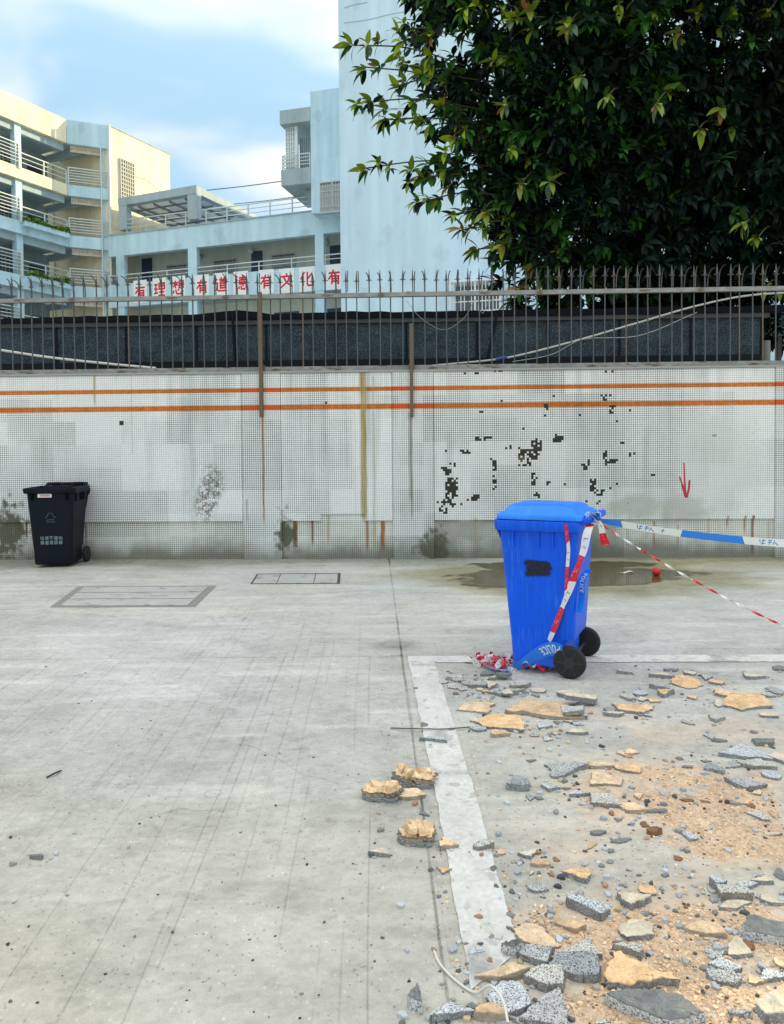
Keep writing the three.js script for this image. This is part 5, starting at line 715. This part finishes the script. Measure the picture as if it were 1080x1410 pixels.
R(`585 997 9 9 c; 584 1118 12 10 c; 658 1004 21 9 g; 690 1173 12 10 s; 726 1173 27 18 b; 745 1188 24 14 s; 718 1186 9 9 c; 732 1202 7 8 b; 739 1222 28 14 g; 798 1204 38 22 s; 730 1097 11 11 g; 758 1083 24 15 g; 732 1047 12 6 c; 777 1074 9 8 c; 779 1086 13 5 c; 797 1094 28 11 g; 742 1099 12 6 c;
618 934 10 7 c; 610 939 12 7 g; 634 931 8 6 b; 624 945 13 10 g; 637 948 12 8 g; 641 939 11 9 g; 631 937 18 7 g; 655 944 26 10 g; 661 949 11 6 b; 674 943 22 15 b; 670 928 18 9 c; 684 934 24 8 b; 693 934 20 8 c; 716 944 28 10 g; 742 951 18 8 b; 674 954 20 7 s; 693 955 24 10 g; 714 954 33 11 g; 738 958 10 6 c; 628 955 8 6 c; 647 957 10 7 c; 687 1010 28 12 s; 655 991 15 8 b; 750 999 18 13 g; 738 1011 14 9 g; 754 1016 13 10 g; 764 1011 14 6 b; 794 1009 26 10 b; 788 980 32 20 g; 797 967 40 11 b; 783 956 30 10 b; 700 958 16 8 b; 768 995 12 6 c; 783 993 14 6 b;
862 926 22 7 g; 910 931 27 9 b; 923 923 20 6 g; 949 927 17 7 b; 974 934 17 9 g; 987 939 18 9 s; 1037 931 24 9 b; 1073 921 18 7 c; 913 947 30 11 g; 883 955 22 9 g; 910 956 34 12 s; 902 965 16 8 s; 867 960 20 13 g; 887 963 16 8 b; 845 984 28 10 b; 840 977 16 10 g; 803 968 43 12 b; 792 985 30 15 g; 953 961 18 7 s; 996 955 26 14 s; 1058 957 18 8 g; 992 968 16 12 b; 1069 951 18 13 g; 984 988 24 13 g; 947 994 13 10 g; 1059 985 21 8 b; 883 984 10 6 c; 894 987 9 5 c; 1038 1008 10 5 c; 976 1014 14 9 g; 990 1020 19 6 c; 1052 1023 30 11 c; 1063 1067 22 13 g; 1072 1040 28 22 b; 1008 1053 20 12 g; 986 1058 27 16 g; 1043 1093 18 9 b; 1018 1107 28 7 c; 1046 1123 21 16 g; 1066 1121 14 11 s; 1035 1111 10 8 r; 858 1037 14 10 s; 870 1036 17 13 s; 937 1044 11 6 c; 947 1056 14 6 c; 973 1048 12 5 c; 870 1112 31 17 s; 883 1096 16 12 s; 905 1116 30 8 c; 945 1104 17 7 r; 972 1106 10 5 r; 852 1127 11 9 c; 887 1135 10 9 r; 972 1136 14 11 s; 951 1150 20 14 g; 821 1147 26 9 c; 855 1157 30 8 c; 870 1084 9 6 g; 815 1164 14 12 s; 1066 1150 22 10 b;
703 1260 9 9 c; 725 1272 17 12 c; 708 1280 29 15 g; 785 1276 46 17 s; 659 1308 16 11 g; 650 1385 15 11 c; 715 1406 30 14 g; 643 1352 9 8 c; 642 1300 7 6 c; 933 1182 12 8 r; 842 1172 8 7 c; 946 1172 10 6 c; 829 1192 8 7 c; 860 1218 13 8 g; 892 1225 21 15 s; 856 1232 9 7 g; 874 1264 29 13 s; 890 1260 13 9 c; 974 1228 16 12 g; 986 1238 16 10 g; 1030 1220 30 12 g; 1048 1211 30 13 b; 1062 1237 28 18 b; 1074 1202 15 16 c; 1046 1235 9 9 g; 978 1295 20 7 b; 1008 1301 30 26 b; 1029 1300 17 14 r; 984 1313 27 17 g; 1001 1329 43 24 g; 1000 1348 41 21 g; 1063 1344 38 22 g; 1038 1351 30 13 s; 1018 1397 33 13 g; 1075 1326 14 15 s; 830 1408 22 8 g; 916 1206 10 6 c; 945 1249 9 7 r; 970 1334 12 9 c; 1000 1313 14 8 c; 605 1235 6 5 c; 880 1205 7 5 c`);
for (const [key, list] of used2) if (list.length > 1) { list.sort((a, b) => a[1] - b[1]); list.forEach(([m], k) => tag(m, `${key}, ${k === 0 ? 'leftmost' : k === list.length - 1 ? 'rightmost' : list.length === 3 ? 'middle' : orderWords[k]} of ${['', '', 'two', 'three', 'four', 'five', 'six', 'seven', 'eight'][list.length] ?? 'several'}${list.length > 3 && k && k < list.length - 1 ? ' from left' : ''}`)); }
// crumbs nobody could count
{
  const base = slab(1, .8, .42, { N: 7, sides: 5, rough: .1, top: .1 }), mk = (n, mat, name, label, gen) => { const im = new THREE.InstancedMesh(base, mat, n), m4 = new THREE.Matrix4(), e = new THREE.Euler(), qn = new THREE.Quaternion(), col = new THREE.Color(); im.name = numbered(name); for (let k = 0; k < n; k++) { const [x, z, s, c] = gen(k); e.set(rr(-.2, .2), rr(0, 6.3), rr(-.2, .2)); m4.compose(new THREE.Vector3(x, Math.max(0, sandH(x, z)) - .001, z), qn.setFromEuler(e), new THREE.Vector3(s, s * rr(.5, 1.1), s)); im.setMatrixAt(k, m4); im.setColorAt(k, col.setRGB(...c)); } scene.add(im); im.castShadow = im.receiveShadow = true; tag(im, label, 'rubble crumbs', null, 'stuff'); };
  const shade = (c, f) => c.map((v) => v * f), white = M(1, 1, 1, .9), cols = [[.12, .12, .11], [.2, .2, .19], [.42, .32, .2], [.06, .06, .06], [.35, .34, .31], [.28, .15, .09]];
  const sc = (k, l) => { const c = cols[Math.floor(rnd() * 6)], f = (l ?? 1) * rr(.7, 1.2); return c.map((v) => v * f); };
  mk(8000, white, 'sand_grit', 'coarse grit and crumbs strewn over the sand and around the rubble', () => { let x, z, t = 0; do { const p = G(rr(600, 1150), 915 + 520 * Math.pow(rnd(), .8)); x = p.x; z = p.z; t++; } while (sandAmount(x, z) * 1.3 + .16 < rnd() && t < 12); const s = .003 + .013 * Math.pow(rnd(), 3.5); return [x, z, s, rnd() < .8 ? shade([.78, .57, .37], rr(.6, 1.15)) : sc()]; });
  mk(420, white, 'stone_crumbs', 'tiny dark crumbs scattered over the open concrete on the left', () => { const p = G(rr(-60, 700), 880 + 560 * Math.pow(rnd(), .9)); return [p.x, p.z, .003 + .011 * Math.pow(rnd(), 3.5), sc(0, .7)]; });
  mk(2100, white, 'chip_crumbs', 'small grey crumbs lying among the chips in front of the blue bin', () => { const st = stones[Math.floor(rnd() * stones.length)]; return [st.x + rr(-.3, .3) * rnd(), st.z + rr(-.26, .26) * rnd(), .005 + .026 * Math.pow(rnd(), 3), rnd() < .5 ? shade([.44, .46, .48], rr(.6, 1.2)) : sc(0, 1.4)]; });
}
// ------------------------------------------------------------------ the tree behind the fence
{
  const tree = thing('broadleaf_tree', 'large dark broadleaf tree with yellow green young leaves hanging over the fence', 'tree', [5.6, 0, -14.2]);
  const O = new THREE.Vector3(5.6, 0, -14.2), loc = (px, py, dep) => D(px, py, dep).sub(O), bark = new THREE.MeshPhysicalMaterial({ map: tex(128, 256, (i, j) => { const k = .10 + .10 * (fbm(i / 7, j / 34, 4) - .5); return [k * 1.1, k, k * .8]; }), roughness: .95 });
  const trunk = new THREE.CatmullRomCurve3([V(0, -.1, 0), V(.08, 1.4, 0), V(-.05, 2.8, .1), V(.1, 4.4, 0)]), tg = new THREE.TubeGeometry(trunk, 24, .24, 14); { const p = tg.attributes.position; for (let i = 0; i < p.count; i++) { const y = p.getY(i), k = 1.15 - .09 * y + .5 * Math.exp(-y * 3), c = trunk.getPoint(cl(y / 4.4)); p.setX(i, c.x + (p.getX(i) - c.x) * k); p.setZ(i, c.z + (p.getZ(i) - c.z) * k); } tg.computeVertexNormals(); } mesh('trunk', tg, bark, tree);
  const leafG = (() => { const pos = [], uv = [], idx = [], n = 5; for (let i = 0; i <= n; i++) { const t = i / n, w = .19 * Math.pow(Math.sin(Math.PI * Math.pow(t, .75)), .8) + .004, y = -.34 * t * t; for (const s of [-1, 0, 1]) { pos.push(s * w, y + (s ? .035 : 0) * Math.sin(Math.PI * t), t); uv.push((s + 1) / 2, t); } if (i) { const a = (i - 1) * 3; for (const k of [0, 1]) idx.push(a + k, a + k + 3, a + k + 4, a + k, a + k + 4, a + k + 1); } } const g = new THREE.BufferGeometry(); g.setAttribute('position', new THREE.Float32BufferAttribute(pos, 3)); g.setAttribute('uv', new THREE.Float32BufferAttribute(uv, 2)); g.setIndex(idx); g.computeVertexNormals(); return g; })();
  const leafMap = (r, g, b) => tex(64, 64, (i, j) => { const mid = Math.abs(i / 64 - .5) < .03 ? 1.5 : 1, v = .85 + .3 * (fbm(i / 12 + r * 99, j / 12, 3)), e = Math.abs(((j / 64 * 9 + Math.abs(i / 64 - .5) * -4) % 1 + 1) % 1 - .5) < .05 ? 1.15 : 1; return [r * v * mid * e, g * v * mid * e, b * v * mid]; });
  const leafMat = (r, g, b, tr = .35, ro = .38) => new THREE.MeshPhysicalMaterial({ map: leafMap(r, g, b), roughness: ro, transmission: tr, thickness: 0, side: THREE.DoubleSide });
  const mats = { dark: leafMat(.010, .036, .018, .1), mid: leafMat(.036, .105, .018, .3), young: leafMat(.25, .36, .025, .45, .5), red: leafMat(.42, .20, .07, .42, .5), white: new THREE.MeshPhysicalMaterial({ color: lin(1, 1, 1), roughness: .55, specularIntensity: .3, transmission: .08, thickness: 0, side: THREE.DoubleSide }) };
  const q = new THREE.Quaternion(), m4 = new THREE.Matrix4(), up = V(0, 1, 0);
  const whorl = (dir, n, L, out) => { const qd = new THREE.Quaternion().setFromUnitVectors(V(0, 0, 1), dir.clone().normalize()); for (let k = 0; k < n; k++) { const a = k * 2.4 + rr(-.3, .3), tilt = mix(.5, 1.5, k / n) + rr(-.2, .2), d = V(Math.cos(a) * Math.sin(tilt), Math.sin(a) * Math.sin(tilt), Math.cos(tilt)).applyQuaternion(qd); d.y -= .35; d.normalize(); const side = new THREE.Vector3().crossVectors(up, d).normalize(), nrm = new THREE.Vector3().crossVectors(d, side).normalize(); if (rnd() < .5) { const w = rr(-.8, .8); side.applyAxisAngle(d, w); nrm.applyAxisAngle(d, w); } const l = L * rr(.65, 1.15), M4 = new THREE.Matrix4().makeBasis(side.multiplyScalar(l), nrm.multiplyScalar(l), d.clone().multiplyScalar(l)); out(M4, dir.clone().multiplyScalar(-.012 * k), k); } };
  // crown: ellipsoids given by where they stand in the view, each with its own depth
  const lobes = [[900, 60, 330, 200, 14.0, 2.6], [720, 90, 130, 120, 13.4, 1.6], [980, 250, 330, 160, 14.2, 2.6], [800, 235, 150, 130, 13.6, 2.0], [860, 350, 190, 110, 13.8, 2.2], [1050, 360, 220, 120, 14.2, 2.4], [660, 60, 70, 70, 13.2, 1.0], [640, 200, 50, 60, 13.2, .8], [770, -60, 220, 110, 13.8, 2.2], [1080, 60, 300, 260, 14.6, 2.6], [960, 420, 260, 60, 14.2, 1.6]].map(([px, py, rx, ry, dep, rz]) => ({ c: loc(px, py, dep), rx: rx * dep / FPX, ry: ry * dep / FPX, rz }));
  const vol = lobes.map((l) => l.rx * l.ry * l.rz), tot = vol.reduce((a, b) => a + b), pts = [];
  const N = 9500; lobes.forEach((l, i) => { const n = Math.round(N * vol[i] / tot); for (let k = 0; k < n; k++) { const d = V(rr(-1, 1), rr(-1, 1), rr(-1, 1)); const len = d.length(); if (len > 1) { k--; continue; } const r = Math.pow(len, .45); d.multiplyScalar(r / len); const p = V(l.c.x + d.x * l.rx, l.c.y + d.y * l.ry, l.c.z + d.z * l.rz); const gap = fbm(p.x * .9 + 9, p.y * .9 + p.z * .6 + 40, 3); if (gap < .30) continue; pts.push([p, d]); } });
  const items = [], col = new THREE.Color(), add = (p, dir, n, L, tone) => whorl(dir, n, L, (M4, off, k) => items.push([M4.setPosition(p.x + off.x, p.y + off.y, p.z + off.z), tone(k)]));
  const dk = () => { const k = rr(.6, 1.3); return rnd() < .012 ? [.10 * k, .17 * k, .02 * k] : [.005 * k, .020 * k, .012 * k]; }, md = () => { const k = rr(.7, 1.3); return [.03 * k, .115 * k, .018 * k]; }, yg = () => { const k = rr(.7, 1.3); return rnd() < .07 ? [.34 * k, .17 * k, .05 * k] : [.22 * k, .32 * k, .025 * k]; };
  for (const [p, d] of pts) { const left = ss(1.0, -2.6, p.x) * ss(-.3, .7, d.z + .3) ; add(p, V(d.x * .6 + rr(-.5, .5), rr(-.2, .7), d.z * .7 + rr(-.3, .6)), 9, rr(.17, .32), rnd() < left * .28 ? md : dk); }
  // branches that reach out to the left and towards the yard
  const tw = [], sprays = [];
  const spray = (a, b, n, col2, tip) => { const A = loc(...a), B_ = loc(...b), mid = A.clone().lerp(B_, .5).add(V(0, .12, 0)), c = new THREE.CatmullRomCurve3([A, mid, B_]); tw.push(new THREE.TubeGeometry(c, 12, .012, 5)); for (let k = 0; k <= n; k++) { const t = k / n, p = c.getPoint(t), w = .30 * (1 - t) + .05; const pp = p.clone().add(V(rr(-w, w), rr(-w, w) * .8, rr(-w, w))), dir = B_.clone().sub(A).normalize().multiplyScalar(.7).add(V(rr(-.5, .5), rr(-.2, .5), rr(-.1, .6))); tw.push(tube([p, p.clone().lerp(pp, .6).add(V(0, .02, 0)), pp], .006, 5, 4)); sprays.push([pp, dir, t > .55 || rnd() < tip ? 'y' : col2, t]); } };
  spray([640, 90, 13], [486, 62, 12.3], 8, 'm', .3); spray([660, 130, 13], [500, 92, 12.6], 7, 'm', .2); spray([650, 60, 13], [545, 40, 12.5], 7, 'm', .3); spray([660, 20, 13], [560, -8, 12.6], 7, 'm', .35);
  spray([660, 150, 13], [492, 142, 12.4], 8, 'm', .15); spray([670, 180, 13], [530, 165, 12.6], 8, 'm', .2); spray([660, 110, 13], [548, 118, 12.6], 8, 'm', .3); spray([680, 230, 13], [500, 232, 12.4], 9, 'm', .12); spray([690, 250, 13], [560, 250, 12.6], 8, 'm', .2); spray([700, 270, 13], [575, 280, 12.6], 8, 'm', .15);
  spray([740, 310, 13], [632, 318, 12.6], 7, 'm', .15); spray([760, 330, 13], [655, 345, 12.6], 7, 'm', .1); spray([770, 370, 13.2], [712, 398, 12.8], 5, 'm', .2); spray([740, 290, 13], [622, 296, 12.6], 6, 'm', .15); spray([720, 180, 12.9], [610, 205, 12.4], 7, 'm', .2); spray([740, 20, 12.8], [640, 10, 12.2], 8, 'm', .5); spray([800, 40, 12.6], [700, 28, 12], 7, 'm', .4); spray([760, 95, 12.8], [680, 78, 12.2], 6, 'm', .35);
  for (const [px, py, dp] of [[835, 135, 11.6], [905, 140, 11.5], [690, 145, 11.9], [785, 30, 11.8], [850, 8, 11.8], [895, 15, 11.8], [1010, 20, 11.8], [960, 180, 11.7], [700, 205, 11.9], [760, 250, 11.9], [795, 108, 11.8], [1025, 310, 11.7], [1045, 325, 11.8], [665, 290, 12.2], [930, 45, 11.9], [1060, 12, 11.8], [780, 40, 11.7], [815, 380, 12.4], [1052, 398, 12], [720, 250, 12]]) spray([px + 26, py - 6, dp + .9], [px, py, dp], 2, rnd() < .25 ? 'y' : 'm', .3);
  const near = []; for (const [p, dir, c, t] of sprays) { near.push([p, dir, c, t]); }
  near.sort((a, b) => (b[0].z) - (a[0].z)); let parts = 0;
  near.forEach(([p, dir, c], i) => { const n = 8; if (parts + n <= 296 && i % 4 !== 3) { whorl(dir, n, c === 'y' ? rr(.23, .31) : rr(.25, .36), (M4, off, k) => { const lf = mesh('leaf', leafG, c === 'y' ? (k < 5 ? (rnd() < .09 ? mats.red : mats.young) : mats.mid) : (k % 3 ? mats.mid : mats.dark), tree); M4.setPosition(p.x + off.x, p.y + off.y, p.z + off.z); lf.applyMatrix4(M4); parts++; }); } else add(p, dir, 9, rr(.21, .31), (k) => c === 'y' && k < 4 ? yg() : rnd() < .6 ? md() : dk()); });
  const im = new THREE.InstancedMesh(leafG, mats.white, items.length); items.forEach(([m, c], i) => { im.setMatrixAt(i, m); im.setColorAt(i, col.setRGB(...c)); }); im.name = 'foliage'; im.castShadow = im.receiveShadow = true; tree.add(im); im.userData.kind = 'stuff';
  for (let k = 0; k < lobes.length; k++) { const l = lobes[k], s = V(.1, 3.6 + rr(-.6, .6), 0), e = s.clone().lerp(l.c, .7); mesh('branch', tube([s, s.clone().lerp(e, .45).add(V(rr(-.3, .3), .3, -.5)), e.add(V(0, 0, -.4))], .05, 16, 7), bark, tree); }
  const tn = mesh('twigs', mergeGeometries(tw.map((g) => g.index ? g.toNonIndexed() : g)), M(.06, .07, .03, .9), tree); tn.userData.kind = 'stuff';
  console.log('leaves', items.length, 'parts', parts, 'stones', stones.length);
}

// ------------------------------------------------------------------ render
const renderer = new THREE.WebGLRenderer({ antialias: true });
renderer.shadowMap.enabled = true; renderer.toneMapping = THREE.LinearToneMapping; renderer.toneMappingExposure = EXPOSURE;
renderer.render(scene, camera);
